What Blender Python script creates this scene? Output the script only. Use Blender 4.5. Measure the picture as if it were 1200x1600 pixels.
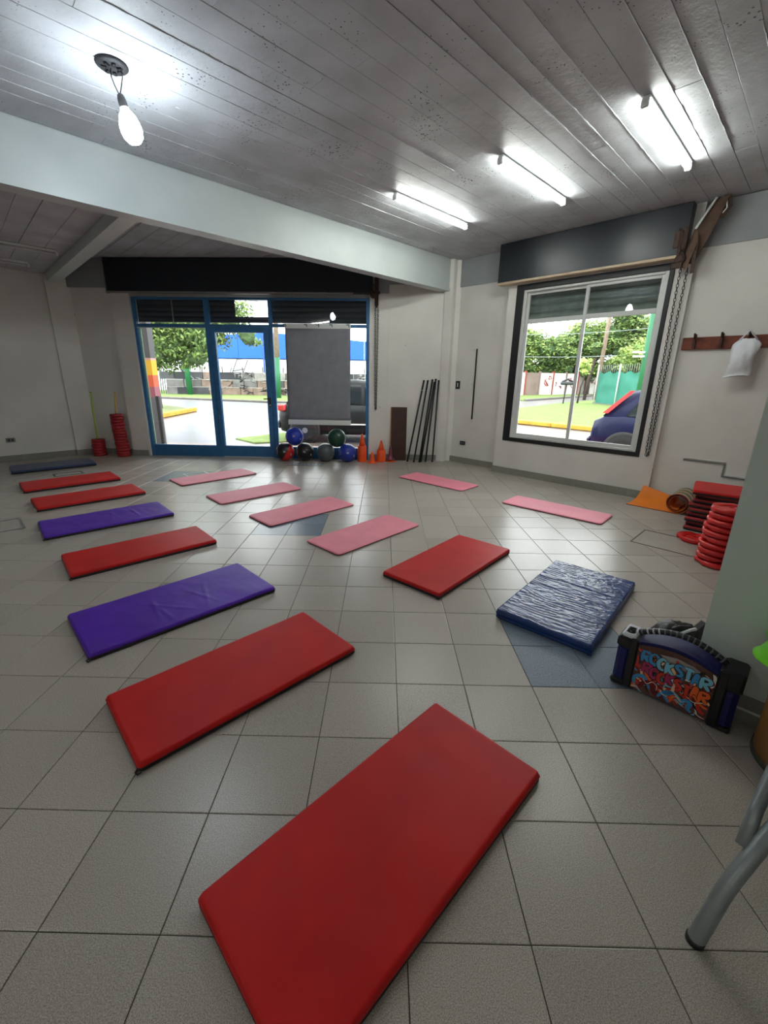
import bpy, math, random
from math import pi, sin, cos, radians, sqrt, atan2
from mathutils import Vector, Matrix, noise
random.seed(7)
for o in list(bpy.data.objects): bpy.data.objects.remove(o)
SC = bpy.context.scene
COL = SC.collection

# ---------------------------------------------------------------- camera
cam_d = bpy.data.cameras.new('camera'); cam = bpy.data.objects.new('camera', cam_d); COL.objects.link(cam)
cam_d.sensor_width = 36; cam_d.sensor_fit = 'AUTO'; cam_d.lens = 14.896
cam_d.shift_x = 0.00626; cam_d.shift_y = -0.00655
cam_d.clip_start = 0.02; cam_d.clip_end = 500
cam.matrix_world = Matrix(((0.99980034, -0.01727884, 0.01003649, -0.0861),
                           (0.01462642, 0.29060255, -0.95673205, -0.7416),
                           (0.01361459, 0.95668783, 0.29079726, 1.4358), (0, 0, 0, 1)))
SC.camera = cam

# ---------------------------------------------------------------- world: bright overcast sky
W = bpy.data.worlds.new('overcast_sky'); SC.world = W; W.use_nodes = True
nt = W.node_tree; nt.nodes.clear()
wo = nt.nodes.new('ShaderNodeOutputWorld'); bg = nt.nodes.new('ShaderNodeBackground')
tc = nt.nodes.new('ShaderNodeTexCoord'); nz = nt.nodes.new('ShaderNodeTexNoise'); cr = nt.nodes.new('ShaderNodeValToRGB')
nz.inputs['Scale'].default_value = 2.2; nz.inputs['Detail'].default_value = 5
cr.color_ramp.elements[0].color = (0.80, 0.87, 0.95, 1); cr.color_ramp.elements[1].color = (1, 1, 1, 1)
cr.color_ramp.elements[0].position = .3; cr.color_ramp.elements[1].position = .7
nt.links.new(tc.outputs['Generated'], nz.inputs['Vector']); nt.links.new(nz.outputs['Fac'], cr.inputs['Fac'])
nt.links.new(cr.outputs['Color'], bg.inputs['Color']); nt.links.new(bg.outputs['Background'], wo.inputs['Surface'])
bg.inputs['Strength'].default_value = 4.6
TUBE_W = 42.0        # emission strength of the ceiling tubes
BULB_W = 85.0
SC.view_settings.view_transform = 'Standard'; SC.view_settings.look = 'None'
SC.view_settings.exposure = 0.55; SC.view_settings.gamma = 1.0; SC.view_settings.use_curve_mapping = False

# ---------------------------------------------------------------- materials
def srgb(r, g, b):
    f = lambda c: (c/255/12.92) if c/255 <= .04045 else ((c/255+.055)/1.055)**2.4
    return (f(r), f(g), f(b), 1)
MATS = {}
def M(name, col, rough=.6, metal=0., bump=0., bscale=40., var=0., vscale=8., spec=.5, coat=0., obj=False, trans=0., emit=None, estr=0., sheen=0.):
    if name in MATS: return MATS[name]
    m = bpy.data.materials.new(name); m.use_nodes = True; n = m.node_tree; p = n.nodes['Principled BSDF']
    c = col if len(col) == 4 else (*col, 1)
    p.inputs['Base Color'].default_value = c; p.inputs['Roughness'].default_value = rough; p.inputs['Metallic'].default_value = metal
    p.inputs['Specular IOR Level'].default_value = spec; p.inputs['Coat Weight'].default_value = coat
    p.inputs['Coat Roughness'].default_value = .15
    if sheen: p.inputs['Sheen Weight'].default_value = sheen
    if trans: p.inputs['Transmission Weight'].default_value = trans
    if emit: p.inputs['Emission Color'].default_value = (*emit, 1); p.inputs['Emission Strength'].default_value = estr
    geo = n.nodes.new('ShaderNodeTexCoord')
    src = geo.outputs['Object']
    if obj:
        g2 = n.nodes.new('ShaderNodeNewGeometry'); src = g2.outputs['Position']
    if var:
        t = n.nodes.new('ShaderNodeTexNoise'); t.inputs['Scale'].default_value = vscale; t.inputs['Detail'].default_value = 4
        mx = n.nodes.new('ShaderNodeMix'); mx.data_type = 'RGBA'
        n.links.new(src, t.inputs['Vector'])
        r = n.nodes.new('ShaderNodeMapRange'); r.inputs[1].default_value = .3; r.inputs[2].default_value = .7
        n.links.new(t.outputs['Fac'], r.inputs[0]); n.links.new(r.outputs[0], mx.inputs['Factor'])
        mx.inputs['A'].default_value = tuple(x*(1-var) for x in c[:3])+(1,); mx.inputs['B'].default_value = tuple(min(1, x*(1+var)) for x in c[:3])+(1,)
        n.links.new(mx.outputs['Result'], p.inputs['Base Color'])
    if bump:
        t = n.nodes.new('ShaderNodeTexNoise'); t.inputs['Scale'].default_value = bscale; t.inputs['Detail'].default_value = 3
        b = n.nodes.new('ShaderNodeBump'); b.inputs['Strength'].default_value = bump; b.inputs['Distance'].default_value = .01
        n.links.new(src, t.inputs['Vector']); n.links.new(t.outputs['Fac'], b.inputs['Height']); n.links.new(b.outputs['Normal'], p.inputs['Normal'])
    MATS[name] = m; return m

def tile_mat(name, base, dark, light):
    m = bpy.data.materials.new(name); m.use_nodes = True; n = m.node_tree; p = n.nodes['Principled BSDF']
    g = n.nodes.new('ShaderNodeNewGeometry')
    t = n.nodes.new('ShaderNodeTexNoise'); t.inputs['Scale'].default_value = 330; t.inputs['Detail'].default_value = 2; t.inputs['Roughness'].default_value = .6
    r = n.nodes.new('ShaderNodeValToRGB'); e = r.color_ramp.elements
    e[0].position = .33; e[0].color = dark; e[1].position = .68; e[1].color = light
    k = r.color_ramp.elements.new(.5); k.color = base
    n.links.new(g.outputs['Position'], t.inputs['Vector']); n.links.new(t.outputs['Fac'], r.inputs['Fac'])
    # tile to tile tone from the grid cell in world space
    v = n.nodes.new('ShaderNodeVectorMath'); v.operation = 'SCALE'; v.inputs['Scale'].default_value = 1/.33
    fl = n.nodes.new('ShaderNodeVectorMath'); fl.operation = 'FLOOR'
    wn = n.nodes.new('ShaderNodeTexWhiteNoise'); mr = n.nodes.new('ShaderNodeMapRange'); mr.inputs[3].default_value = .93; mr.inputs[4].default_value = 1.05
    off = n.nodes.new('ShaderNodeVectorMath'); off.operation = 'MULTIPLY'; off.inputs[1].default_value = (1, 1, 0)
    n.links.new(g.outputs['Position'], v.inputs[0]); n.links.new(v.outputs[0], fl.inputs[0]); n.links.new(fl.outputs[0], off.inputs[0]); n.links.new(off.outputs[0], wn.inputs['Vector'])
    n.links.new(wn.outputs['Value'], mr.inputs[0])
    d = n.nodes.new('ShaderNodeTexNoise'); d.inputs['Scale'].default_value = .9; d.inputs['Detail'].default_value = 1
    dm = n.nodes.new('ShaderNodeMapRange'); dm.inputs[1].default_value = .3; dm.inputs[2].default_value = .7; dm.inputs[3].default_value = .99; dm.inputs[4].default_value = 1.01
    n.links.new(g.outputs['Position'], d.inputs['Vector']); n.links.new(d.outputs['Fac'], dm.inputs[0])
    mu = n.nodes.new('ShaderNodeMath'); mu.operation = 'MULTIPLY'; n.links.new(mr.outputs[0], mu.inputs[0]); n.links.new(dm.outputs[0], mu.inputs[1])
    sc = n.nodes.new('ShaderNodeVectorMath'); sc.operation = 'SCALE'; n.links.new(r.outputs['Color'], sc.inputs[0]); n.links.new(mu.outputs[0], sc.inputs['Scale'])
    n.links.new(sc.outputs[0], p.inputs['Base Color'])
    rr = n.nodes.new('ShaderNodeMapRange'); rr.inputs[1].default_value = .3; rr.inputs[2].default_value = .7; rr.inputs[3].default_value = .25; rr.inputs[4].default_value = .3
    p.inputs['Roughness'].default_value = .27
    b = n.nodes.new('ShaderNodeBump'); b.inputs['Strength'].default_value = .12; b.inputs['Distance'].default_value = .002
    n.links.new(t.outputs['Fac'], b.inputs['Height']); n.links.new(b.outputs['Normal'], p.inputs['Normal'])
    p.inputs['Specular IOR Level'].default_value = .5
    MATS[name] = m; return m
TILE = tile_mat('grey_granite_tile', srgb(176, 167, 158), srgb(144, 135, 126), srgb(203, 195, 187))
BTILE = tile_mat('blue_granite_tile', srgb(108, 120, 134), srgb(72, 84, 100), srgb(150, 162, 175))

def glass_mat():
    m = bpy.data.materials.new('window_glass'); m.use_nodes = True; n = m.node_tree
    n.nodes.remove(n.nodes['Principled BSDF']); out = n.nodes['Material Output']
    tr = n.nodes.new('ShaderNodeBsdfTransparent'); tr.inputs['Color'].default_value = (.93, .95, .94, 1)
    gl = n.nodes.new('ShaderNodeBsdfGlossy'); gl.inputs['Roughness'].default_value = .015; gl.inputs['Color'].default_value = (1, 1, 1, 1)
    fr = n.nodes.new('ShaderNodeFresnel'); fr.inputs['IOR'].default_value = 1.45
    mx = n.nodes.new('ShaderNodeMixShader')
    n.links.new(fr.outputs[0], mx.inputs[0]); n.links.new(tr.outputs[0], mx.inputs[1]); n.links.new(gl.outputs[0], mx.inputs[2]); n.links.new(mx.outputs[0], out.inputs['Surface'])
    return m
GLASS = glass_mat()

def ceiling_mat():
    m = bpy.data.materials.new('silver_painted_concrete'); m.use_nodes = True; n = m.node_tree; p = n.nodes['Principled BSDF']
    g = n.nodes.new('ShaderNodeNewGeometry')
    t = n.nodes.new('ShaderNodeTexNoise'); t.inputs['Scale'].default_value = 3; t.inputs['Detail'].default_value = 8
    r = n.nodes.new('ShaderNodeValToRGB'); r.color_ramp.elements[0].position = .32; r.color_ramp.elements[1].position = .68
    r.color_ramp.elements[0].color = srgb(174, 176, 179); r.color_ramp.elements[1].color = srgb(195, 198, 202)
    n.links.new(g.outputs['Position'], t.inputs['Vector']); n.links.new(t.outputs['Fac'], r.inputs['Fac'])
    # dark pits in the cast concrete
    v = n.nodes.new('ShaderNodeTexVoronoi'); v.inputs['Scale'].default_value = 34; v.inputs['Randomness'].default_value = 1
    n.links.new(g.outputs['Position'], v.inputs['Vector'])
    n2 = n.nodes.new('ShaderNodeTexNoise'); n2.inputs['Scale'].default_value = 2.2; n.links.new(g.outputs['Position'], n2.inputs['Vector'])
    ad = n.nodes.new('ShaderNodeMapRange'); ad.inputs[1].default_value = .42; ad.inputs[2].default_value = .75; ad.inputs[3].default_value = .0; ad.inputs[4].default_value = .3
    n.links.new(n2.outputs['Fac'], ad.inputs[0])
    lt = n.nodes.new('ShaderNodeMath'); lt.operation = 'LESS_THAN'; n.links.new(v.outputs['Distance'], lt.inputs[0]); n.links.new(ad.outputs[0], lt.inputs[1])
    mx = n.nodes.new('ShaderNodeMix'); mx.data_type = 'RGBA'; mx.inputs['B'].default_value = srgb(92, 90, 92)
    n.links.new(lt.outputs[0], mx.inputs['Factor']); n.links.new(r.outputs['Color'], mx.inputs['A']); n.links.new(mx.outputs['Result'], p.inputs['Base Color'])
    b1 = n.nodes.new('ShaderNodeTexNoise'); b1.inputs['Scale'].default_value = 14; b1.inputs['Detail'].default_value = 8; b1.inputs['Roughness'].default_value = .65
    n.links.new(g.outputs['Position'], b1.inputs['Vector'])
    sb = n.nodes.new('ShaderNodeMath'); sb.operation = 'SUBTRACT'; n.links.new(b1.outputs['Fac'], sb.inputs[0]); n.links.new(lt.outputs[0], sb.inputs[1])
    b = n.nodes.new('ShaderNodeBump'); b.inputs['Strength'].default_value = .8; b.inputs['Distance'].default_value = .007
    n.links.new(sb.outputs[0], b.inputs['Height']); n.links.new(b.outputs['Normal'], p.inputs['Normal'])
    p.inputs['Roughness'].default_value = .55; p.inputs['Specular IOR Level'].default_value = .25
    MATS[m.name] = m; return m
CEIL = ceiling_mat()

def wall_mat(name, c0, c1, rough=.45):
    m = bpy.data.materials.new(name); m.use_nodes = True; n = m.node_tree; p = n.nodes['Principled BSDF']
    g = n.nodes.new('ShaderNodeNewGeometry')
    t = n.nodes.new('ShaderNodeTexNoise'); t.inputs['Scale'].default_value = 1.5; t.inputs['Detail'].default_value = 7
    r = n.nodes.new('ShaderNodeValToRGB'); r.color_ramp.elements[0].position = .3; r.color_ramp.elements[1].position = .62
    r.color_ramp.elements[0].color = c0; r.color_ramp.elements[1].color = c1
    n.links.new(g.outputs['Position'], t.inputs['Vector']); n.links.new(t.outputs['Fac'], r.inputs['Fac'])
    v = n.nodes.new('ShaderNodeTexVoronoi'); v.inputs['Scale'].default_value = 2.3; n.links.new(g.outputs['Position'], v.inputs['Vector'])
    lt = n.nodes.new('ShaderNodeMath'); lt.operation = 'LESS_THAN'; lt.inputs[1].default_value = .035; n.links.new(v.outputs['Distance'], lt.inputs[0])
    s5 = n.nodes.new('ShaderNodeMath'); s5.operation = 'MULTIPLY'; s5.inputs[1].default_value = .3; n.links.new(lt.outputs[0], s5.inputs[0])
    mx = n.nodes.new('ShaderNodeMix'); mx.data_type = 'RGBA'; mx.inputs['B'].default_value = srgb(120, 112, 105)
    n.links.new(s5.outputs[0], mx.inputs['Factor']); n.links.new(r.outputs['Color'], mx.inputs['A']); n.links.new(mx.outputs['Result'], p.inputs['Base Color'])
    b1 = n.nodes.new('ShaderNodeTexNoise'); b1.inputs['Scale'].default_value = 7; b1.inputs['Detail'].default_value = 9; n.links.new(g.outputs['Position'], b1.inputs['Vector'])
    b = n.nodes.new('ShaderNodeBump'); b.inputs['Strength'].default_value = .25; b.inputs['Distance'].default_value = .006
    n.links.new(b1.outputs['Fac'], b.inputs['Height']); n.links.new(b.outputs['Normal'], p.inputs['Normal'])
    p.inputs['Roughness'].default_value = rough
    MATS[name] = m; return m
WALLM = wall_mat('white_wall_paint', srgb(214, 211, 205), srgb(227, 224, 218))
PILM = wall_mat('pale_green_wall_paint', srgb(200, 212, 204), srgb(210, 221, 213), .35)
BANDM = wall_mat('grey_beam_paint', srgb(140, 144, 146), srgb(154, 157, 159), .5)
BEAMM = wall_mat('pale_beam_paint', srgb(182, 190, 190), srgb(198, 205, 204), .4)
GROUT = M('dark_grout', srgb(70, 64, 58), .9)
SKIRT = M('skirting_tile', srgb(138, 135, 126), .4, var=.12, vscale=60)
BLACK = M('black_paint', srgb(22, 23, 25), .5)
NAVY = M('navy_black_panel', srgb(22, 28, 36), .33, var=.15, vscale=3, bump=.02, bscale=5)
BLUEF = M('blue_frame_paint', srgb(42, 104, 154), .4, var=.15, vscale=10)
ALU = M('white_aluminium', srgb(206, 208, 205), .35)
SHUT = M('grey_steel_shutter', srgb(112, 122, 116), .45, metal=.3, var=.25, vscale=9)
SHUT2 = M('dark_steel_shutter', srgb(44, 47, 56), .5, metal=.3, var=.2, vscale=9)
REDV = M('red_vinyl', srgb(192, 24, 24), .48, spec=.28, bump=.05, bscale=240, var=.1, vscale=4)
PURV = M('purple_vinyl', srgb(84, 36, 166), .44, spec=.32, bump=.06, bscale=200, var=.12, vscale=5)
PINK = M('pink_foam', srgb(232, 140, 155), .6, spec=.3, bump=.04, bscale=150, var=.06, vscale=5)
PINK2 = M('light_pink_foam', srgb(242, 140, 160), .5, bump=.04, bscale=150, var=.05, vscale=5)
NAVYV = M('navy_vinyl', srgb(36, 58, 104), .35, bump=.08, bscale=60, var=.15, vscale=6)
BLUEV = M('blue_crinkled_vinyl', srgb(22, 58, 118), .27, bump=.15, bscale=50, var=.2, vscale=10)
MBLACK = M('black_vinyl_base', srgb(26, 22, 24), .6)
MAROON = M('maroon_foam_base', srgb(70, 20, 34), .7)
REDP = M('glossy_red_plastic', srgb(206, 30, 28), .25, var=.06)
DRED = M('dark_red_plate', srgb(158, 26, 34), .4, var=.15, vscale=20)
ORANGE = M('orange_cone_plastic', srgb(240, 84, 24), .4, var=.05)
WOOD = M('brown_wood', srgb(112, 52, 30), .45, var=.35, vscale=14, bump=.1, bscale=30)
DWOOD = M('dark_board_wood', srgb(62, 34, 26), .5, var=.3, vscale=8)
RAWWOOD = M('raw_wood', srgb(168, 120, 76), .7, var=.25, vscale=30, bump=.2)
BROKEN = M('dirty_hardboard', srgb(92, 68, 52), .75, var=.3, vscale=12)
RUST = M('rusty_steel', srgb(70, 50, 42), .6, metal=.4, var=.4, vscale=60, bump=.3, bscale=90)
CHAINM = M('dark_chain_steel', srgb(66, 62, 58), .45, metal=.6)
GREYM = M('grey_painted_tube', srgb(138, 144, 144), .35, metal=.35, var=.08, vscale=30)
WHITEP = M('white_plastic', srgb(228, 230, 226), .4)
GREYP = M('grey_plastic', srgb(120, 122, 120), .5)
BAN = M('grey_banner_cloth', srgb(134, 135, 143), .8, var=.1, vscale=7)
TUBE = M('lit_tube', (1, 1, 1), .5, emit=(.95, 1.0, .94), estr=TUBE_W)
BULB = M('lit_bulb', (1, 1, 1), .5, emit=(.82, .93, 1.0), estr=BULB_W)
TUBEOFF = M('unlit_tube', srgb(200, 198, 196), .3)

# ---------------------------------------------------------------- mesh builder
class MB:
    def __init__(s): s.v = []; s.f = []; s.m = []; s.s = []; s.mats = []
    def mi(s, mat):
        if mat is None: return 0
        if mat not in s.mats: s.mats.append(mat)
        return s.mats.index(mat)
    def add(s, vs, fs, mat=None, smooth=False, T=None):
        b = len(s.v); k = s.mi(mat)
        for p in vs:
            p = Vector(p); s.v.append(tuple(T @ p) if T else tuple(p))
        for f in fs: s.f.append(tuple(b+i for i in f)); s.m.append(k); s.s.append(smooth)
        return s
    def box(s, c, d, mat=None, rz=0, T=None, bev=0.):
        x, y, z = d[0]/2, d[1]/2, d[2]/2
        Tm = Matrix.Translation(c) @ Matrix.Rotation(rz, 4, 'Z')
        if T: Tm = T @ Tm
        if bev > 0:
            b = min(bev, x*.9, y*.9, z*.9); vs = []; 
            for sz in (-1, 1):
                for (sx, sy) in ((-1, -1), (1, -1), (1, 1), (-1, 1)):
                    vs += [(sx*(x-b), sy*(y-b), sz*z), (sx*x, sy*(y-b), sz*(z-b)), (sx*(x-b), sy*y, sz*(z-b))]
            import_idx = lambda zi, ci, k: (zi*4+ci)*3+k
            I = import_idx; fs = []
            fs.append([I(0, 3, 0), I(0, 2, 0), I(0, 1, 0), I(0, 0, 0)]); fs.append([I(1, i, 0) for i in range(4)])
            sd = [((0, 1), 2), ((1, 2), 1), ((2, 3), 2), ((3, 0), 1)]
            for (a, c2), k in sd:
                fs.append([I(0, a, k), I(0, c2, k), I(1, c2, k), I(1, a, k)])
                fs.append([I(0, a, 0), I(0, c2, 0), I(0, c2, k), I(0, a, k)]); fs.append([I(1, a, k), I(1, c2, k), I(1, c2, 0), I(1, a, 0)])
            for ci in range(4):
                k1, k2 = (1, 2)
                if ci in (0, 2): q = [I(0, ci, 1), I(0, ci, 2), I(1, ci, 2), I(1, ci, 1)][::-1]
                else: q = [I(0, ci, 1), I(0, ci, 2), I(1, ci, 2), I(1, ci, 1)]
                fs.append(q)
                fs.append([I(0, ci, 0), I(0, ci, 1), I(0, ci, 2)]); fs.append([I(1, ci, 0), I(1, ci, 1), I(1, ci, 2)])
            return s.add(vs, fs, mat, False, Tm)
        vs = [(-x, -y, -z), (x, -y, -z), (x, y, -z), (-x, y, -z), (-x, -y, z), (x, -y, z), (x, y, z), (-x, y, z)]
        return s.add(vs, [(3, 2, 1, 0), (4, 5, 6, 7), (0, 1, 5, 4), (1, 2, 6, 5), (2, 3, 7, 6), (3, 0, 4, 7)], mat, False, Tm)
    def bx(s, x0, x1, y0, y1, z0, z1, mat=None, T=None, bev=0.):
        return s.box(((x0+x1)/2, (y0+y1)/2, (z0+z1)/2), (abs(x1-x0), abs(y1-y0), abs(z1-z0)), mat, 0, T, bev)
    def lathe(s, prof, n=20, mat=None, T=None, smooth=True, c=(0, 0, 0)):
        vs = []; fs = []
        for r, z in prof:
            for i in range(n): a = 2*pi*i/n; vs.append((c[0]+r*cos(a), c[1]+r*sin(a), c[2]+z))
        for j in range(len(prof)-1):
            for i in range(n): k = (i+1) % n; fs.append((j*n+i, j*n+k, (j+1)*n+k, (j+1)*n+i))
        if prof[0][0] > 1e-4: fs.append(tuple(range(n))[::-1])
        if prof[-1][0] > 1e-4: fs.append(tuple((len(prof)-1)*n+i for i in range(n)))
        return s.add(vs, fs, mat, smooth, T)
    def tube(s, pts, r, n=8, mat=None, T=None, closed=False, cap=True):
        pts = [Vector(p) for p in pts]; rs = r if isinstance(r, (list, tuple)) else [r]*len(pts)
        vs = []; fs = []; N = len(pts); up = None
        for i, p in enumerate(pts):
            if closed: t = pts[(i+1) % N]-pts[i-1]
            else: t = pts[min(i+1, N-1)]-pts[max(i-1, 0)]
            t.normalize()
            if up is None:
                up = Vector((0, 0, 1)) if abs(t.z) < .9 else Vector((1, 0, 0))
            a = t.cross(up); 
            if a.length < 1e-5: a = t.orthogonal()
            a.normalize(); b = a.cross(t).normalized(); up = b
            for k in range(n): w = 2*pi*k/n; vs.append(p+a*(rs[i]*cos(w))+b*(rs[i]*sin(w)))
        for i in range(N if closed else N-1):
            j = (i+1) % N
            for k in range(n): l = (k+1) % n; fs.append((i*n+k, i*n+l, j*n+l, j*n+k))
        if cap and not closed: fs.append(tuple(range(n))[::-1]); fs.append(tuple((N-1)*n+k for k in range(n)))
        return s.add(vs, fs, mat, True, T)
    def prism(s, poly, z0, z1, mat=None, T=None):
        n = len(poly); vs = [(x, y, z0) for x, y in poly]+[(x, y, z1) for x, y in poly]
        fs = [tuple(range(n))[::-1], tuple(range(n, 2*n))]+[(i, (i+1) % n, n+(i+1) % n, n+i) for i in range(n)]
        return s.add(vs, fs, mat, False, T)
    def xz(s, poly, y0, y1, mat=None, T=None):   # polygon in x,z extruded along y
        n = len(poly); vs = [(x, y0, z) for x, z in poly]+[(x, y1, z) for x, z in poly]
        fs = [tuple(range(n)), tuple(range(n, 2*n))[::-1]]+[(i, n+i, n+(i+1) % n, (i+1) % n) for i in range(n)]
        return s.add(vs, fs, mat, False, T)
    def build(s, name, mat=None, parent=None, T=None, subs=0):
        me = bpy.data.meshes.new(name); me.from_pydata(s.v, [], s.f)
        for mm in (s.mats or [mat]): me.materials.append(mm)
        me.polygons.foreach_set('material_index', s.m); me.polygons.foreach_set('use_smooth', s.s)
        me.validate(); me.update()
        o = bpy.data.objects.new(name, me); COL.objects.link(o)
        if parent: o.parent = parent
        if T is not None: o.matrix_local = T if parent else T
        if subs:
            md = o.modifiers.new('sub', 'SUBSURF'); md.levels = subs; md.render_levels = subs
        return o

def thing(name, label, cat, loc=(0, 0, 0), rz=0, group=None, kind=None):
    o = bpy.data.objects.new(name, None); COL.objects.link(o); o.location = loc; o.rotation_euler = (0, 0, rz)
    o.empty_display_size = .1
    return tag(o, label, cat, group, kind)
def tag(o, label=None, cat=None, group=None, kind=None):
    if label: o['label'] = label
    if cat: o['category'] = cat
    if group: o['group'] = group
    if kind: o['kind'] = kind
    return o
def struct(o, label=None): 
    o['kind'] = 'structure'
    if label: o['label'] = label
    return o
def sroot(name, T, label=None):
    o = bpy.data.objects.new(name, None); COL.objects.link(o); o.matrix_world = T; o['kind'] = 'structure'
    if label: o['label'] = label
    return o
def share(src, name, parent, loc=(0, 0, 0), rz=0, mesh=None):
    o = bpy.data.objects.new(name, mesh or src.data); COL.objects.link(o); o.parent = parent; o.location = loc; o.rotation_euler = (0, 0, rz)
    return o
def copy_tree(o, parent=None):
    c = o.copy(); COL.objects.link(c)
    if parent: c.parent = parent
    for ch in list(o.children): copy_tree(ch, c)
    return c
def frame(x, y, ang, z=0): return Matrix.Translation((x, y, z)) @ Matrix.Rotation(ang, 4, 'Z')
R2 = sqrt(2)
def UV(u, v): return ((u-v)/R2, (u+v)/R2)
H = 3.22
FD = frame(-4.3137, 6.9312, -0.02968)     # door wall frame: x along the wall to the right, y outward
FW = frame(1.774, 5.895, -pi/4)           # window wall frame
FB = frame(0, 0, pi/4)                    # beam frame: x = u, y = v

# ================================================================ THE ROOM
T = .33
def in_room(x, y, mrg=0.):
    u, v = (x+y)/R2, (y-x)/R2
    d = (x+4.3137)*.0297+(y-6.9312)          # outward of the door wall
    lim = 5.425+mrg
    if v > 3.04: lim = 5.625+mrg
    elif v < .85: lim = 5.485+mrg
    return u < lim and u > -4-mrg and v > -4-mrg and v < 8.77+mrg and d < mrg+.02
fb = MB(); fb.prism([UV(-4.2, -4.2), UV(5.5, -4.2), UV(5.5, 2.9), UV(5.7, 2.9), (1.05, 7.05), (-5.5, 7.12), UV(1.0, 8.95), UV(-4.2, 8.95)], -.15, -.0035, GROUT)
floor = struct(fb.build('floor'))
def tile_mesh(name, mats):
    b = MB(); g = .0016; e = .0022; a = T-g; 
    vs = [(g, g, -.012), (a, g, -.012), (a, a, -.012), (g, a, -.012), (g, g, -e*.5), (a, g, -e*.5), (a, a, -e*.5), (g, a, -e*.5), (g+e, g+e, 0), (a-e, g+e, 0), (a-e, a-e, 0), (g+e, a-e, 0)]
    fs = [(0, 1, 5, 4), (1, 2, 6, 5), (2, 3, 7, 6), (3, 0, 4, 7), (4, 5, 9, 8), (5, 6, 10, 9), (6, 7, 11, 10), (7, 4, 8, 11), (8, 9, 10, 11)]
    return vs, fs
tv, tf = tile_mesh('tile', None)
def tmesh(name, mat):
    me = bpy.data.meshes.new(name); me.from_pydata(tv, [], tf); me.materials.append(mat); me.update(); return me
TM, TMB = tmesh('floor_tile', TILE), tmesh('blue_floor_tile', BTILE)
blue = set()
for (a, b) in ((2, 3), (-4, 9), (-10, 15)):
    for i in (0, 1):
        for j in (0, 1): blue.add((a+i, b+j))
cells = []
MWI = cam.matrix_world.inverted()
def inframe(x, y, z=0, m=40):
    p = MWI @ Vector((x, y, z))
    if p.z > -.05: return False
    px = 589.98+662.06*p.x/-p.z; py = 789.53-662.06*p.y/-p.z
    return -m < px < 1200+m and -m < py < 1600+m
def clip(poly, nx_, ny_, c):      # keep nx*x+ny*y < c
    out = []
    for k in range(len(poly)):
        p, q_ = poly[k-1], poly[k]; dp = nx_*p[0]+ny_*p[1]-c; dq = nx_*q_[0]+ny_*q_[1]-c
        if dp*dq < 0: t_ = dp/(dp-dq); out.append((p[0]+(q_[0]-p[0])*t_, p[1]+(q_[1]-p[1])*t_))
        if dq < 0: out.append(q_)
    return out
i2 = 1/R2
def tile_poly(i, j):
    g = .0016; x0, y0_ = i*T+g, j*T+g; x1, y1_ = (i+1)*T-g, (j+1)*T-g
    P = [(x0, y0_), (x1, y0_), (x1, y1_), (x0, y1_)]; P0 = list(P)
    v_ = (y0_+y1_-x0-x1)/2/R2; lim = 5.70 if v_ > 3.0 else (5.49 if v_ > .8 else 5.55)
    for c in ((i2, i2, lim), (-i2, i2, 8.85), (.0297, 1, 6.9312+.06-4.3137*.0297), (-i2, -i2, 4.05), (i2, -i2, 4.05)):
        P = clip(P, *c)
        if len(P) < 3: return None, False
    return P, P != P0 and len(set(P) ^ set(P0)) > 0
for i in range(-30, 20):
    for j in range(-20, 24):
        P, cut = tile_poly(i, j)
        if P: cells.append((i, j, P if cut else None))
vis = sorted([c for c in cells if inframe((c[0]+.5)*T, (c[1]+.5)*T)], key=lambda c: (c[0]*T+.25)**2+(c[1]*T+.9)**2)
near = set(c[:2] for c in vis[:290]) | blue
rest = MB()
for c in cells:
    isb = c[:2] in blue
    if c[:2] in near and not c[2]:
        o = share(None, 'floor_tile', floor, (c[0]*T, c[1]*T, random.uniform(-.0005, .0003)), 0, TMB if isb else TM)
        if isb: o['label'] = 'blue-grey granite floor tile'
    elif c[2]: rest.prism(c[2], -.012, 0, TILE)
    else:
        rest.add([(x+c[0]*T, y+c[1]*T, z) for x, y, z in tv], tf, TILE)
tag(rest.build('floor_tiles', parent=floor), kind='stuff')

# --- walls
b = MB()
b.bx(-1.6, -.32, .03, .4, 0, H, WALLM, FD); b.bx(-.32, 0, -.06, .14, 0, 2.72, WALLM, FD); b.bx(-.32, 4.0, .1, .4, 2.66, H, WALLM, FD)
b.bx(3.975, 4.29, 0, .4, 0, 2.72, WALLM, FD); b.bx(3.9, 4.35, .1, .4, 2.66, H, WALLM, FD); b.bx(4.29, 5.6, .05, .4, 0, H, WALLM, FD)
struct(b.build('wall_back'))
b = MB(); b.prism([(.862, 6.84), (.868, 6.80), (.985, 6.755), (1.0, 6.758), (1.068, 6.84), (1.2, 7.1), (.85, 7.1)], 0, H, WALLM)
struct(b.build('column'), 'white corner column where the ceiling beam lands')
b = MB()
b.bx(-1.32, -.13, .2, .45, 0, H, WALLM, FW)
b.bx(-.13, 2.07, 0, .35, 0, .517, WALLM, FW); b.bx(-.13, 2.07, 0, .35, 2.687, H, WALLM, FW)
b.bx(-.13, 0, 0, .35, .517, 2.687, WALLM, FW); b.bx(1.9, 2.07, 0, .35, .517, 2.687, WALLM, FW)
b.bx(2.07, 7.2, .06, .35, 0, H, WALLM, FW)
struct(b.build('wall_right'))
b = MB(); b.bx(-4.2, 1.35, 8.77, 9.0, 0, H, WALLM, FB); b.bx(.83, 1.2, 8.725, 8.78, 0, 2.93, WALLM, FB)
struct(b.build('wall_left'))
b = MB(); b.bx(-4.25, -4, -4.2, 9.0, 0, H, WALLM, FB); struct(b.build('wall_rear'))
b = MB(); b.bx(-4.25, 5.9, -4.25, -4, 0, H, WALLM, FB); struct(b.build('wall_side'))
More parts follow.
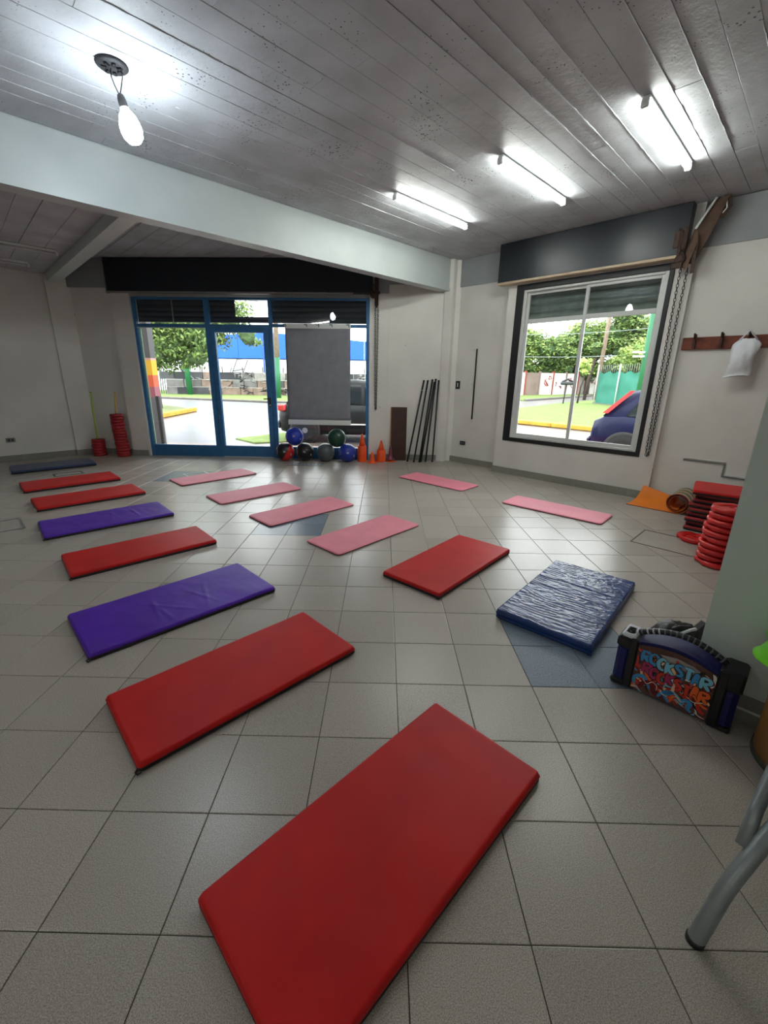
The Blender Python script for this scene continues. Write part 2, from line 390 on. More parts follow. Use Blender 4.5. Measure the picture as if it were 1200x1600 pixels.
# paint bands (concrete ring beam, painted grey)
b = MB(); b.bx(-1.22, -.2, .188, .2, 2.825, H, BANDM, FW); struct(b.build('trim_1'), 'grey painted beam strip above the white wall beside the corner column')
b = MB(); b.bx(2.07, 7.1, .045, .06, 2.80, H, BANDM, FW); struct(b.build('trim_2'), 'grey painted beam strip above the coat rack wall')
b = MB(); b.bx(-1.12, -.33, .0, .03, 2.785, H, BANDM, FD); struct(b.build('trim_3'), 'grey painted beam strip left of the dark shutter housing')
b = MB(); b.bx(4.10, 5.2, .0, .05, 2.86, H, BANDM, FD); b.bx(4.0, 4.29, .0, .1, 2.72, 2.86, BANDM, FD); struct(b.build('trim_4'), 'grey painted beam strip behind the main beam')
# foreground column at the right
b = MB(); b.bx(1.63, 1.93, -.575, -.305, 0, H, PILM, FB)
col2 = struct(b.build('column'), 'pale green-grey painted column at the right behind the speaker')
b = MB(); b.bx(1.6255, 1.94, -.58, -.3, 0, .062, SKIRT, FB); b.bx(1.624, 1.935, -.58, -.3, .062, .072, WALLM, FB); b.bx(1.627, 1.933, -.578, -.302, .072, .135, SKIRT, FB)
b.build('skirting', parent=col2)
# main beam and secondary beam
b = MB(); b.bx(-4.1, 5.46, 4.13, 4.29, 2.762, H+.02, BEAMM, FB); b.bx(-4.1, 5.46, 4.118, 4.13, 2.762, 2.80, BEAMM, FB)
struct(b.build('ceiling_beam'), 'pale blue-grey concrete beam running across the ceiling into the corner column')
b = MB(); b.bx(.86, 1.02, 4.29, 8.74, 2.835, H+.02, BEAMM, FB)
struct(b.build('ceiling_beam'), 'smaller grey beam running to the left wall')
# ceiling slab with separately cast board marks
b = MB(); b.prism([UV(-4.25, -4.25), UV(5.8, -4.25), UV(5.8, 3.6), (1.4, 7.3), (-6, 7.5), UV(-4.25, 9.0)], H+.008, H+.25, CEIL)
ceil = struct(b.build('ceiling'))
rnd = random.Random(3)
bi = 0; ridge = MB()
v = 4.118
while v > -2.4:
    w = rnd.uniform(.145, .185); u = -3.4+rnd.uniform(0, 1.5)
    segs = [-4.0]
    while u < 4.6: segs.append(u); u += rnd.uniform(2.6, 4.4)
    umax = 5.63 if v > 3.0 else 5.43
    segs.append(umax)
    for a0, a1 in zip(segs, segs[1:]):
        if a1-a0 < .05: continue
        z = H+rnd.uniform(-.0018, .0015)
        g_ = rnd.choice((.0003, .0003, .0006, .0018)); q = MB(); q.bx(a0+.0003, a1-.0003, v-w+g_, v-g_, z, H+.02, CEIL, None, .002)
        q.build('ceiling_board', parent=ceil, T=FB)
    for _ in range(rnd.choice((1, 1, 2))):
        a = rnd.uniform(-3, 3); L = rnd.uniform(.8, 3.4); pts = []; uu = a
        while uu < min(a+L, umax-.05):
            pts.append((uu, v-w+rnd.uniform(-.002, .002), H-.001)); uu += .05
        if len(pts) > 3: ridge.tube([FB @ Vector(p) for p in pts], [rnd.uniform(.0012, .006)*rnd.choice((.6, 1, 1)) for _ in pts], 5, CEIL)
    v -= w
tag(ridge.build('mortar_ridge', parent=ceil), kind='stuff')
b = MB(); b.bx(-4.0, .86, 4.29, 8.78, 2.958, 2.99, CEIL, FB); struct(b.build('ceiling'), 'lower grey board-marked ceiling of the left bay')
ce2 = bpy.data.objects['ceiling.001']
u = .858
while u > -3.9:
    w = rnd.uniform(.19, .27); q = MB(); q.bx(u-w+.002, u-.002, 4.3, 8.775, 2.95+rnd.uniform(-.004, .003), 2.975, CEIL, None, .003); q.build('ceiling_board', parent=ce2, T=FB); u -= w
u = 1.022
while u < 5.4:
    w = rnd.uniform(.19, .27); vm = min(8.7, 2*6.99/R2*R2-u if False else (6.93*R2-u*1.0)+0.0)
    q = MB(); q.bx(u+.002, min(u+w, 5.6)-.002, 4.3, max(4.4, 6.95*R2-u-w*.2), H+rnd.uniform(-.004, .003), H+.02, CEIL, None, .003); q.build('ceiling_board', parent=ceil, T=FB); u += w
# baseboards as rows of skirting tiles
def skirt(name, Tm, x0, x1, y, h=.1, th=.012):
    r = sroot(name, Matrix.Identity(4)); x = x0
    while x < x1-.01:
        e = min(x+T, x1); q = MB(); q.bx(x+.001, e-.001, y-th, y+.004, 0, h, SKIRT, None, .002); q.build('skirting_tile', parent=r, T=Tm); x = e
    return r
skirt('baseboard_left', FB, -2.6, .83, 8.77); skirt('baseboard_left', FB, .82, 1.07, 8.725)
skirt('baseboard_back', FD, -1.08, -.33, .03); skirt('baseboard_back', FD, -.335, -.03, -.06)
skirt('baseboard_back', FD, 3.98, 4.29, .0); skirt('baseboard_back', FD, 4.29, 5.2, .05)
skirt('baseboard_right', FW, -1.15, -.13, .2); skirt('baseboard_right', FW, -.142, 2.082, 0); skirt('baseboard_right', FW, 2.07, 4.8, .06)

# ================================================================ DOOR_1: blue shop front
door = sroot('door_1', FD, 'blue steel shop front with glazed door')
def part(name, parent, mat, *bs, bev=.004):
    q = MB()
    for bb in bs: q.bx(*bb, mat, None, bev)
    return q.build(name, parent=parent)
y0, y1 = -.02, .045
part('frame', door, BLUEF, (0, .048, y0, y1, 0, 2.645), (3.92, 3.972, y0, y1, 0, 2.645), (.048, 3.92, y0, y1, 2.612, 2.645),
     (1.212, 1.298, y0, y1, 0, 2.612), (2.292, 2.352, y0, y1, 0, 2.612), (.048, 1.212, y0, y1, 2.182, 2.235), (1.298, 2.292, y0, y1, 2.2, 2.235), (2.352, 3.92, y0, y1, 2.2, 2.25))
part('bottom_panel', door, BLUEF, (.048, 1.212, y0+.005, y1-.005, 0, .2))
part('bottom_panel', door, BLUEF, (2.352, 3.92, y0+.005, y1-.005, 0, .2))
leaf = part('door_leaf', door, BLUEF, (1.3, 1.375, y0-.012, y1, .004, 2.196), (2.2, 2.29, y0-.012, y1, .004, 2.196), (1.375, 2.2, y0-.012, y1, 2.108, 2.196), (1.375, 2.2, y0-.012, y1, .004, .203))
part('pane', leaf, GLASS, (1.37, 2.205, .01, .016, .2, 2.112), bev=0)
part('closing_edge', leaf, ALU, (1.35, 2.25, y0-.016, y0-.012, 0.0, .012), bev=0)
q = MB(); q.tube([(2.25, y0-.012, 1.04), (2.25, y0-.055, 1.04), (2.24, y0-.06, 1.04), (2.15, y0-.06, 1.035)], .009, 8, RUST); q.box((2.25, y0-.014, .98), (.035, .006, .16), RUST, bev=.002); q.lathe([(.011, 0), (.011, .01)], 10, ALU, Matrix.Translation((2.25, y0-.016, .93)) @ Matrix.Rotation(pi/2, 4, 'X'))
tag(q.build('door_handle', parent=leaf), 'dark lever handle')
for (a, c, z0, z1) in ((.046, 1.214, .198, 2.184), (.046, 1.214, 2.233, 2.614), (1.296, 2.294, 2.233, 2.614), (2.35, 3.922, .198, 2.202), (2.35, 3.922, 2.248, 2.614)):
    part('pane', door, GLASS, (a, c, .012, .018, z0, z1), bev=0)
part('glazing_bead', door, M('pale_green_bead', srgb(176, 214, 186), .4), (.05, .085, .02, .03, .2, 2.18))
part('glazing_bead', door, M('light_bead', srgb(190, 200, 196), .4), (.66, .672, .02, .03, 2.235, 2.612), (.048, 1.212, -.026, -.02, 2.166, 2.182))

# roller shutter behind the shop front with its wicket opening
sh = thing('roller_shutter', 'dark roller shutter rolled down a little behind the top panes of the blue shop front', 'shutter', FD @ Vector((0, .16, 2.29)), -.02968)
def slat(parent, x0, x1, z0, z1, mat, name='slat', d_=.014):
    q = MB(); n = 6; poly = []
    for k in range(n+1): t = k/n; poly.append((z0+(z1-z0)*t, d_*sin(pi*t)))
    vs = []; 
    for z, yy in poly: vs += [(x0, -yy, z), (x1, -yy, z), (x1, -yy+.003, z), (x0, -yy+.003, z)]
    fs = []
    for k in range(n): a = k*4; fs += [(a, a+1, a+5, a+4), (a+2, a+3, a+7, a+6), (a+1, a+2, a+6, a+5), (a+3, a, a+4, a+7)]
    q.add(vs, fs, mat, False); return q.build(name, parent=parent)
for k in range(5):
    z0, z1 = k*.085, (k+1)*.085
    if k >= 1 and k < 4:
        slat(sh, -.05, 1.69, z0, z1, SHUT2); slat(sh, 2.30, 4.0, z0, z1, SHUT2)
    else: slat(sh, -.05, 4.0, z0, z1, SHUT2)
part('bottom_bar', sh, SHUT2, (-.05, 4.0, -.02, .015, -.012, .014))

# shutter housing (dark fascia box) over the door and over the window
f1 = thing('shutter_housing', 'long dark navy box over the blue shop front, below the ceiling', 'shutter housing', FD @ Vector((0, 0, 2.69)), -.02968)
part('panel', f1, NAVY, (-.345, 4.02, -.075, .1, .03, .52)); part('side_panel', f1, M('grey_board_edge', srgb(120, 122, 126), .6), (-.36, -.345, -.075, .1, .0, .52), bev=.002)
part('bottom_rail', f1, M('worn_aluminium_rail', srgb(150, 146, 142), .4, metal=.5, var=.15, vscale=20), (-.345, 3.72, -.085, -.02, .0, .03))
f2 = thing('shutter_housing', 'dark navy box over the white sliding window, reflecting the lights', 'shutter housing', FW @ Vector((0, 0, 2.7)), -pi/4)
part('panel', f2, NAVY, (-.25, 1.985, -.125, .0, .03, .515)); part('bottom_rail', f2, M('pale_wood_edge', srgb(196, 176, 148), .5, var=.1), (-.25, 1.95, -.135, .0, .0, .03))

# broken timber end and gear of the window shutter
bt = thing('shutter_gear_cover', 'broken brown hardboard cover and rusty gear at the right end of the window shutter box', 'shutter gear', FW @ Vector((2.05, -.12, 2.62)), -pi/4)
q = MB(); q.xz([(-.1, .04), (.03, .0), (.16, .36), (.22, .58), (.12, .59), (-.02, .33)], .02, .032, BROKEN); q.build('side_board', parent=bt)
q = MB(); q.xz([(-.02, .34), (.0, .33), (.13, .585), (.11, .59)], .0, .02, ALU); q.build('edge_strip', parent=bt)
q = MB(); q.xz([(-.06, -.02), (-.02, -.05), (.04, .2), (.02, .3), (-.05, .12)], -.02, -.005, BROKEN); q.xz([(.02, -.09), (.05, -.08), (.045, .2), (.01, .24)], -.012, .004, RUST); q.build('splintered_board', parent=bt)
q = MB(); q.box((-.12, -.005, .16), (.03, .04, .36), RUST, .1, bev=.004); q.box((-.08, -.02, .25), (.04, .03, .22), RUST, .2, bev=.004); q.box((-.16, .0, .26), (.05, .03, .16), RUST, 0, bev=.004)
q.lathe([(.05, 0), (.055, .01), (.055, .025), (.05, .035)], 18, RUST, Matrix.Translation((-.09, 0, .06)) @ Matrix.Rotation(pi/2, 4, 'X')); q.tube([(-.15, 0, .36), (-.1, -.03, .3), (-.11, -.02, .2), (-.06, -.03, .12)], .012, 7, RUST)
q.box((-.11, -.02, .0), (.1, .05, .05), RUST, 0, bev=.004); q.build('gear_bracket', parent=bt)
q = MB(); q.xz([(.14, .42), (.2, .4), (.25, .5), (.22, .62), (.18, .6)], .04, .07, BROKEN); q.tube([(.15, .05, .6), (.2, .03, .56), (.22, .03, .48), (.19, .03, .44)], .008, 6, ALU); q.build('torn_cardboard', parent=bt)
gb = thing('shutter_gear', 'dark rusty chain gear at the right end of the box above the shop front', 'shutter gear', FD @ Vector((4.09, -.03, 2.62)), -.02968)
q = MB(); q.box((0, -.03, .16), (.06, .05, .5), RUST, bev=.006); q.lathe([(.05, 0), (.058, .01), (.058, .03), (.05, .04)], 18, RUST, Matrix.Translation((-.05, -.03, .07)) @ Matrix.Rotation(pi/2, 4, 'X'))
q.box((-.03, -.02, .1), (.16, .04, .04), RUST, bev=.004); q.box((.0, -.04, -.04), (.04, .03, .16), RUST, bev=.004); q.build('bracket', parent=gb)

# hand chains
def chain(name, label, Tm, xa, xb, y, ztop, zbot, ll=.046, wr=.0036):
    q = MB(); path = []
    z = ztop
    while z > zbot+.02: path.append((xa, z, 0)); z -= ll*.78
    for k in range(1, 4): a = pi*k/4; path.append(((xa+xb)/2-(xb-xa)/2*cos(a), zbot+.02-sin(a)*.02, 1))
    z = zbot+.02
    while z < ztop: path.append((xb, z, 0)); z += ll*.78
    n = len(path)
    for i, (x, z, _) in enumerate(path):
        # lower end hangs together, upper end spread over the gear
        tz = (z-zbot)/(ztop-zbot); mid = (xa+xb)/2; x = mid+(x-mid)*(.45+.55*tz)
        ring = []
        for k in range(10):
            a = 2*pi*k/10; lx = cos(a)*.0115; lz = sin(a)*ll*.5
            ring.append((x+lx, y, z+lz) if i % 2 else (x, y+lx, z+lz))
        q.tube(ring, wr, 5, CHAINM, Tm, closed=True)
    return tag(q.build(name), label, 'chain')
chain('hand_chain', 'long dark hand chain hanging at the right side of the sliding window', FW, 1.955, 2.02, -.03, 2.62, .56)
chain('hand_chain', 'long dark hand chain hanging on the white pier right of the shop front', FD, 4.07, 4.115, -.03, 2.5, .9, .04, .0036)

# ================================================================ WINDOW_1
win = sroot('window_1', FW, 'white sliding window with black surround')
part('surround', win, BLACK, (0, .108, -.012, .05, .517, 2.687), (1.852, 1.9, -.012, .05, .517, 2.687), (.108, 1.852, -.012, .05, 2.615, 2.687), (.108, 1.852, -.012, .05, .517, .572))
part('window_frame', win, ALU, (.108, .15, .0, .09, .572, 2.615), (1.812, 1.852, .0, .09, .572, 2.615), (.15, 1.812, .0, .09, .572, .60), (.15, 1.812, .0, .09, 2.585, 2.615))
for k, (a, c, yy) in enumerate(((.145, .985, .045), (.95, 1.818, .02))):
    s = part('sash', win, ALU, (a, a+.042, yy, yy+.028, .598, 2.588), (c-.04, c, yy, yy+.028, .598, 2.588), (a+.042, c-.04, yy, yy+.028, .598, .642), (a+.042, c-.04, yy, yy+.028, 2.55, 2.588), (a+.042, c-.04, yy, yy+.028, 2.18, 2.238))
    part('pane', s, GLASS, (a+.04, c-.038, yy+.012, yy+.017, .64, 2.182), bev=0); part('pane', s, GLASS, (a+.04, c-.038, yy+.012, yy+.017, 2.236, 2.552), bev=0)
part('latch', win, BLACK, (.925, .945, .03, .045, 1.52, 1.62))
sh2 = thing('roller_shutter', 'ribbed grey-green steel roller shutter behind the top panes of the sliding window', 'shutter', FW @ Vector((0, .17, 2.24)), -pi/4)
for k in range(5): slat(sh2, .0, 1.9, k*.095, (k+1)*.095, SHUT, d_=.026)
part('bottom_bar', sh2, SHUT, (0, 1.9, -.02, .012, -.015, .01))

# ================================================================ LAMPS
def tube_lamp(x, y, z, lit, label, L=1.24, rz=pi/4, group=None):
    t = thing('tube_light', label, 'ceiling light', (x, y, z), rz, group)
    q = MB(); q.bx(-L/2, L/2, -.026, .026, -.022, 0, WHITEP, None, .006); q.build('housing', parent=t)
    q = MB(); q.tube([(-L/2+.02, 0, -.044), (L/2-.02, 0, -.044)], .021 if lit else .014, 14, TUBE if lit else TUBEOFF); q.build('tube', parent=t)
    for s in (-1, 1):
        q = MB(); q.bx(s*L/2-.014, s*L/2+.014, -.024, .024, -.068, -.018, WHITEP, None, .006); q.build('end_cap', parent=t)
    q = MB(); q.box((L*.12, .035, -.02), (.03, .02, .03), GREYP, bev=.004); q.build('clip', parent=t)
    return t
ZC = H-.006
tube_lamp(.43, 4.70, ZC, True, 'lit white tube light nearest the corner column, farthest of the three lit ones')
tube_lamp(1.29, 3.93, ZC, True, 'lit white tube light in the middle of the row of three')
tube_lamp(2.03, 3.14, ZC, True, 'lit white tube light at the upper right, nearest of the three lit ones')
tube_lamp(-4.87, 4.93, 2.948, False, 'unlit tube light on the lower left ceiling, nearer of the two', 1.4)
tube_lamp(-5.75, 5.56, 2.948, False, 'unlit tube light on the lower left ceiling, beside the left wall', 1.4)
for k, (x, y) in enumerate(((-2.8, -1.2), (-1.0, -3.6))):  # two added, unseen tubes that brighten the room from behind the camera
    tube_lamp(x, y, ZC, True, ['added unseen fill tube light behind the camera at the left', 'added unseen fill tube light near the rear wall'][k])
bl = thing('pendant_bulb', 'bare glowing bulb hanging on two short wires below a dark ceiling rose', 'ceiling light', (-1.765, 2.46, H))
q = MB(); q.lathe([(.088, .0), (.09, -.008), (.08, -.016), (.05, -.02), (.0, -.02)], 22, M('dark_ceiling_rose', srgb(44, 44, 46), .6, bump=.4, bscale=60)); 
for k in range(7): a = k*.9; q.box((.045*cos(a), .045*sin(a), -.024), (.03, .02, .012), BLACK, a, bev=.003)
q.build('ceiling_rose', parent=bl)
for s in (-1, 1):
    q = MB(); q.tube([(s*.03+.02, 0, -.02), (s*.034+.02, .004, -.06), (s*.022+.022, 0, -.1), (s*.006+.024, 0, -.142)], .003, 6, BLACK); q.build('wire', parent=bl)
TB = Matrix.Translation((.025, 0, -.14)) @ Matrix.Rotation(radians(-10), 4, 'Y') @ Matrix.Rotation(radians(8), 4, 'X')
q = MB(); q.lathe([(.004, 0), (.018, -.01), (.024, -.03), (.026, -.065), (.028, -.072)], 16, M('grey_lamp_socket', srgb(96, 96, 98), .5), TB); q.build('socket', parent=bl)
q = MB(); q.lathe([(.022, -.072), (.026, -.085), (.046, -.11), (.060, -.15), (.063, -.19), (.054, -.225), (.032, -.248), (.0, -.256)], 24, BULB, TB); q.build('bulb', parent=bl)

# ================================================================ MATS
def rect_loop(hx, hy, r, n=5):
    pts = []
    for cx, cy, a0 in ((hx-r, hy-r, 0), (-hx+r, hy-r, 90), (-hx+r, -hy+r, 180), (hx-r, -hy+r, 270)):
        for k in range(n+1): a = radians(a0+90*k/n); pts.append((cx+r*cos(a), cy+r*sin(a)))
    return pts
def mat_cover(L, Wd, h, rc, er, z0, mat, nx, ny, wr, seed, wscale=6., crease=None, side_bulge=.004):
    hx, hy = L/2, Wd/2
    def clampp(x, y, r, hx=hx, hy=hy):
        ax, ay = abs(x), abs(y)
        if ax > hx-r and ay > hy-r:
            dx, dy = ax-(hx-r), ay-(hy-r); d = sqrt(dx*dx+dy*dy)
            k = r/max(dx, dy, 1e-9)*max(dx, dy)/d if d > r else 1
            if d > 0:
                # map the square corner onto the round one
                m = max(dx, dy)/d; ax = hx-r+dx*m; ay = hy-r+dy*m
            return (math.copysign(ax, x), math.copysign(ay, y))
        return (x, y)
    def dist(x, y):
        ax, ay = abs(x), abs(y)
        if ax > hx-rc and ay > hy-rc: return rc-sqrt((ax-hx+rc)**2+(ay-hy+rc)**2)
        return min(hx-ax, hy-ay)
    def axis(n, half, r):
        inner = [-half+r+(2*half-2*r)*k/n for k in range(n+1)]
        e = [0, .12, .35, .68]; return [-half+r*t for t in e]+inner+[half-r*t for t in e][::-1]
    X = axis(nx, hx, rc); Y = axis(ny, hy, rc); q = MB(); vs = []; off = Vector((seed*3.7, seed*1.3, seed))
    for y in Y:
        for x in X:
            px, py = clampp(x, y, rc); d = max(0, dist(px, py)); t = min(1, d/er); z = h-er+er*sqrt(max(0, 1-(1-t)**2))
            w = noise.fractal(Vector((px*wscale, py*wscale, 0))+off, .8, 2.1, 3)*wr*t
            w += abs(noise.noise(Vector((px*wscale*1.7+py*2, py*wscale*.5, 3))+off))*wr*.8*t
            if crease: w += crease(px, py)*t
            vs.append((px, py, z+w-wr*.3))
    nX, nY = len(X), len(Y); fs = []
    for j in range(nY-1):
        for i in range(nX-1): a = j*nX+i; fs.append((a, a+1, a+nX+1, a+nX))
    loop = [i for i in range(nX)]+[j*nX+nX-1 for j in range(1, nY)]+[(nY-1)*nX+i for i in range(nX-2, -1, -1)]+[j*nX for j in range(nY-2, 0, -1)]
    b0 = len(vs); N = len(loop)
    for zz, sc in (((h-er+z0)/2, side_bulge), (z0, 0)):
        for l in loop: x, y, z = vs[l]; k = 1+sc/max(hx, hy); vs.append((x*k, y*(1+sc/hy), zz))
    rings = [loop, list(range(b0, b0+N)), list(range(b0+N, b0+2*N))]
    for a, c in zip(rings, rings[1:]):
        for i in range(N): k = (i+1) % N; fs.append((a[i], c[i], c[k], a[k]))
    fs.append(tuple(rings[2])[::-1]) 
    q.add(vs, fs, mat, True); return q
def mat(name, label, x, y, ang, L, Wd, h, cover, base, group, seed, thick=True, wr=.0012, z=0, crease=None, nx=36, ny=16, cat='exercise mat'):
    t = thing(name, label, cat, (x, y, z), radians(ang), group)
    rc = .016 if thick else .035
    c = mat_cover(L, Wd, h, rc, .010 if thick else .006, .019 if thick else .008, cover, nx, ny, wr, seed, crease=crease); c.build('cover', parent=t)
    q = MB(); zb = .0205 if thick else .0085
    lo = rect_loop(L/2+.001, Wd/2+.001, rc); lm = rect_loop(L/2+.003, Wd/2+.003, rc); N = len(lo)
    vs = [(a, b2, 0.0006) for a, b2 in rect_loop(L/2-.003, Wd/2-.003, rc)]+[(a, b2, zb*.5) for a, b2 in lm]+[(a, b2, zb) for a, b2 in lo]
    fs = [tuple(range(N))[::-1]]+[(r*N+i, r*N+(i+1) % N, (r+1)*N+(i+1) % N, (r+1)*N+i) for r in (0, 1) for i in range(N)]+[tuple(range(2*N, 3*N))]
    q.add(vs, fs, base); q.build('base', parent=t)
    if thick and nx > 20:   # small loop of binding at one corner
        q = MB(); q.tube([(-L/2-.001, -Wd/2+.02, .008), (-L/2-.012, -Wd/2+.012, .006), (-L/2-.008, -Wd/2-.004, .005), (-L/2+.006, -Wd/2-.004, .008)], .003, 6, base); q.build('binding_loop', parent=t)
    return t
def pcr(sd):
    def f(x, y):
        w = 0
        for k in range(5):
            a = noise.noise(Vector((sd, k*3.1, 0)))*.45; sl = noise.noise(Vector((k*1.7, sd, 4)))*1.2; c0 = noise.noise(Vector((k, sd*2, 9)))*.2
            w += .0035*math.exp(-((x-a-sl*y)/.010)**2)*math.exp(-((y-c0)/.13)**2)
        return w
    return f
GL = 'gym mats in the long diagonal row on the left'
mat('gym_mat', 'large red gym mat in the front, cut off by the bottom edge of the photo', -.032, .275, 45.2, 1.07, .49, .045, REDV, MBLACK, GL, 1, wr=.002)
mat('gym_mat', 'red gym mat second from the front, between the front red mat and a purple one', -.767, 1.018, 44.6, 1.065, .488, .045, REDV, MBLACK, GL, 2, wr=.002)
mat('gym_mat', 'nearer and larger-looking of the two purple gym mats', -1.392, 1.683, 45.2, 1.10, .545, .04, PURV, MBLACK, GL, 3, wr=.002, crease=pcr(3.3), nx=90, ny=40)
mat('gym_mat', 'red gym mat lying between the two purple mats', -2.088, 2.53, 43, 1.064, .485, .045, REDV, MBLACK, GL, 4, wr=.002)
mat('gym_mat', 'farther of the two purple gym mats, in the left row', -2.857, 3.294, 43, 1.094, .55, .04, PURV, MBLACK, GL, 5, wr=.003, crease=pcr(5.7), nx=90, ny=40)
mat('gym_mat', 'red gym mat just behind the farther purple mat', -3.564, 4.075, 45.6, 1.066, .52, .045, REDV, MBLACK, GL, 6, wr=.0018)
mat('gym_mat', 'red gym mat near the left wall, next to the navy mat', -4.293, 4.78, 45, 1.053, .54, .045, REDV, MBLACK, GL, 7, wr=.0018)
mat('gym_mat', 'navy gym mat along the left wall, farthest of the left row', -5.262, 5.752, 43.5, 1.051, .54, .05, NAVYV, MBLACK, GL, 8, wr=.002)
mat('gym_mat', 'red gym mat in the middle of the room, left of the crinkled blue mat', .472, 2.387, 49, 1.073, .507, .045, REDV, MBLACK, None, 9)
GP = 'thin pink foam mats'
mat('foam_mat', 'thin pink mat nearest the blue shop front, lying on blue tiles', -2.528, 5.247, 45.5, 1.11, .46, .02, PINK, MAROON, GP, 11, False, .0005)
mat('foam_mat', 'thin pink mat second from the blue shop front', -1.692, 4.424, 44, 1.09, .455, .02, PINK, MAROON, GP, 12, False, .0005)
mat('foam_mat', 'thin pink mat third from the blue shop front, its near edge over blue tiles', -.949, 3.719, 45, 1.10, .44, .02, PINK, MAROON, GP, 13, False, .0005)
mat('foam_mat', 'thin pink mat nearest the camera, with creases across its middle', -.233, 3.046, 47, 1.075, .445, .02, PINK, MAROON, GP, 14, False, .0006, crease=lambda x, y: -.0018*math.exp(-((x+.12+.02*sin(y*9))/.006)**2)-.0014*math.exp(-((x+.2+.015*sin(y*12))/.006)**2))
mat('foam_mat', 'light pink mat lying in front of the corner column and leaning bars', .705, 5.199, -43.5, 1.11, .435, .02, PINK2, MAROON, GP, 15, False, .0005)
mat('foam_mat', 'light pink mat lying below the white sliding window', 1.902, 3.938, -42, 1.113, .42, .02, PINK2, MAROON, GP, 16, False, .0005)
def crk(x, y):
    w = 0
    for (a, s) in ((.0, .006), (.15, .0075)): w -= s*math.exp(-((x-a-.008*sin(y*8+a*9))/.006)**2)
    wx = x+.02*noise.noise(Vector((x*5, y*5, 7))); 
    n1 = abs(noise.noise(Vector((wx*34, y*9, 5)))); n2 = abs(noise.noise(Vector((x*52+y*20, y*26-x*12, 9)))); n3 = noise.noise(Vector((x*9, y*7, 2)))
    return w+.0042*(1-n1)**3+.0026*(1-n2)**2*max(.2, .6+n3)-.004
tb = mat('crinkled_mat', 'thick crinkled glossy blue vinyl mat lying on blue tiles at the right', 1.184, 1.81, 49, 1.02, .56, .062, BLUEV, BLUEV, None, 21, True, .0015, crease=crk, nx=180, ny=100)
# faint worn lettering rubbed into the vinyl
q = MB(); rr = random.Random(5)
for row, (yy, n) in enumerate(((.10, 9), (.045, 7))):
    for k in range(n):
        x0 = .27+row*.05; y0 = yy*0+(-.18+k*.038); 
        pts = [(x0+rr.uniform(-.016, .016), y0+rr.uniform(-.012, .012)) for _ in range(4)]
        for a, c in zip(pts, pts[1:]):
            d = Vector((c[0]-a[0], c[1]-a[1], 0)); 
            if d.length < .004: continue
            nn = Vector((-d.y, d.x, 0)).normalized()*.0022; A = Vector((a[0], a[1], .0665)); B = Vector((c[0], c[1], .0665)); q.add([A-nn, B-nn, B+nn, A+nn], [(0, 1, 2, 3)], M('faded_print', srgb(150, 165, 190), .4))
tag(q.build('worn_print', parent=tb), kind='stuff')

# ================================================================ MEDICINE BALLS
def ball(label, x, y, z, r, col, col2=None, spin=(0, 0, 0), stripe=None, marks=True):
    t = thing('medicine_ball', label, 'ball', (x, y, z-r), 0, 'medicine balls piled in front of the blue shop front')
    base = M('ball_'+label.split()[0], col, .35, bump=.12, bscale=160, var=.08); q = MB()
    RM = Matrix.Translation((0, 0, r)) @ Matrix.Rotation(spin[2], 4, 'Z') @ Matrix.Rotation(spin[0], 4, 'X') @ Matrix.Rotation(spin[1], 4, 'Y')
    nu, nv = 36, 24; vs = []; fs = []; mi = []
    b2 = M('ball2_'+label.split()[0], col2, .35, bump=.1, bscale=160) if col2 else None
    for j in range(nv+1):
        ph = pi*j/nv
        for i in range(nu):
            th = 2*pi*i/nu; d = Vector((sin(ph)*cos(th), sin(ph)*sin(th), cos(ph)))
            g = min(abs(sin(th*2)) , 1); seam = .006*math.exp(-(g*sin(ph)/.09)**2)
            vs.append(RM @ (d*(r*(1-seam*2.2))))
    for j in range(nv):
        for i in range(nu): k = (i+1) % nu; fs.append(((j*nu+i, (j+1)*nu+i, (j+1)*nu+k, j*nu+k)))
    if b2:
        A = [f for n_, f in enumerate(fs) if (n_ % nu)//9 % 2 == 0]; B = [f for n_, f in enumerate(fs) if (n_ % nu)//9 % 2 == 1]
        q.add(vs, A, base, True); q.add(vs, B, b2, True)
    else: q.add(vs, fs, base, True)
    q.build('shell', parent=t)
    if marks:
        W_ = M('ball_print', srgb(176, 178, 180), .5)
        for (lon, lat, sx, sz) in ((-1.5, .15, .010, .016), (-1.36, .15, .005, .016), (-2.35, .1, .007, .04), (-.7, -.2, .011, .02)):
            d = Vector((cos(lat)*cos(lon), cos(lat)*sin(lon), sin(lat))); e1 = Vector((-sin(lon), cos(lon), 0)); e2 = d.cross(e1)*-1
            q = MB(); c = Vector((0, 0, r))+d*(r*1.012); q.add([c-e1*sx-e2*sz, c+e1*sx-e2*sz, c+e1*sx+e2*sz, c-e1*sx+e2*sz], [(0, 1, 2, 3)], W_); q.build('print', parent=t)
    return t
rb = .158
ball('black and red medicine ball on the floor beside the blue door', -1.79, 6.60, rb, rb, srgb(26, 26, 30), srgb(196, 34, 34), (.2, .5, .2))
ball('jet black medicine ball on the floor under the upper blue ball', -1.445, 6.61, rb, rb, srgb(24, 25, 28), None, (0, 0, .6))
ball('grey medicine ball on the floor between the black and the blue one', -1.085, 6.60, rb, rb, srgb(84, 90, 94), None, (0, .3, .2), marks=False)
ball('blue medicine ball on the floor next to the tall orange cone', -.70, 6.57, rb, rb, srgb(26, 48, 146), None, (.1, .2, 0))
ball('royal blue medicine ball resting on top at the left of the pile', -1.617, 6.60, .425, rb*.98, srgb(26, 52, 170), None, (.3, -.3, .4))
ball('green dark medicine ball resting on top at the right of the pile', -.885, 6.59, .41, rb*1.0, srgb(18, 62, 46), None, (.2, .5, 0), marks=False)

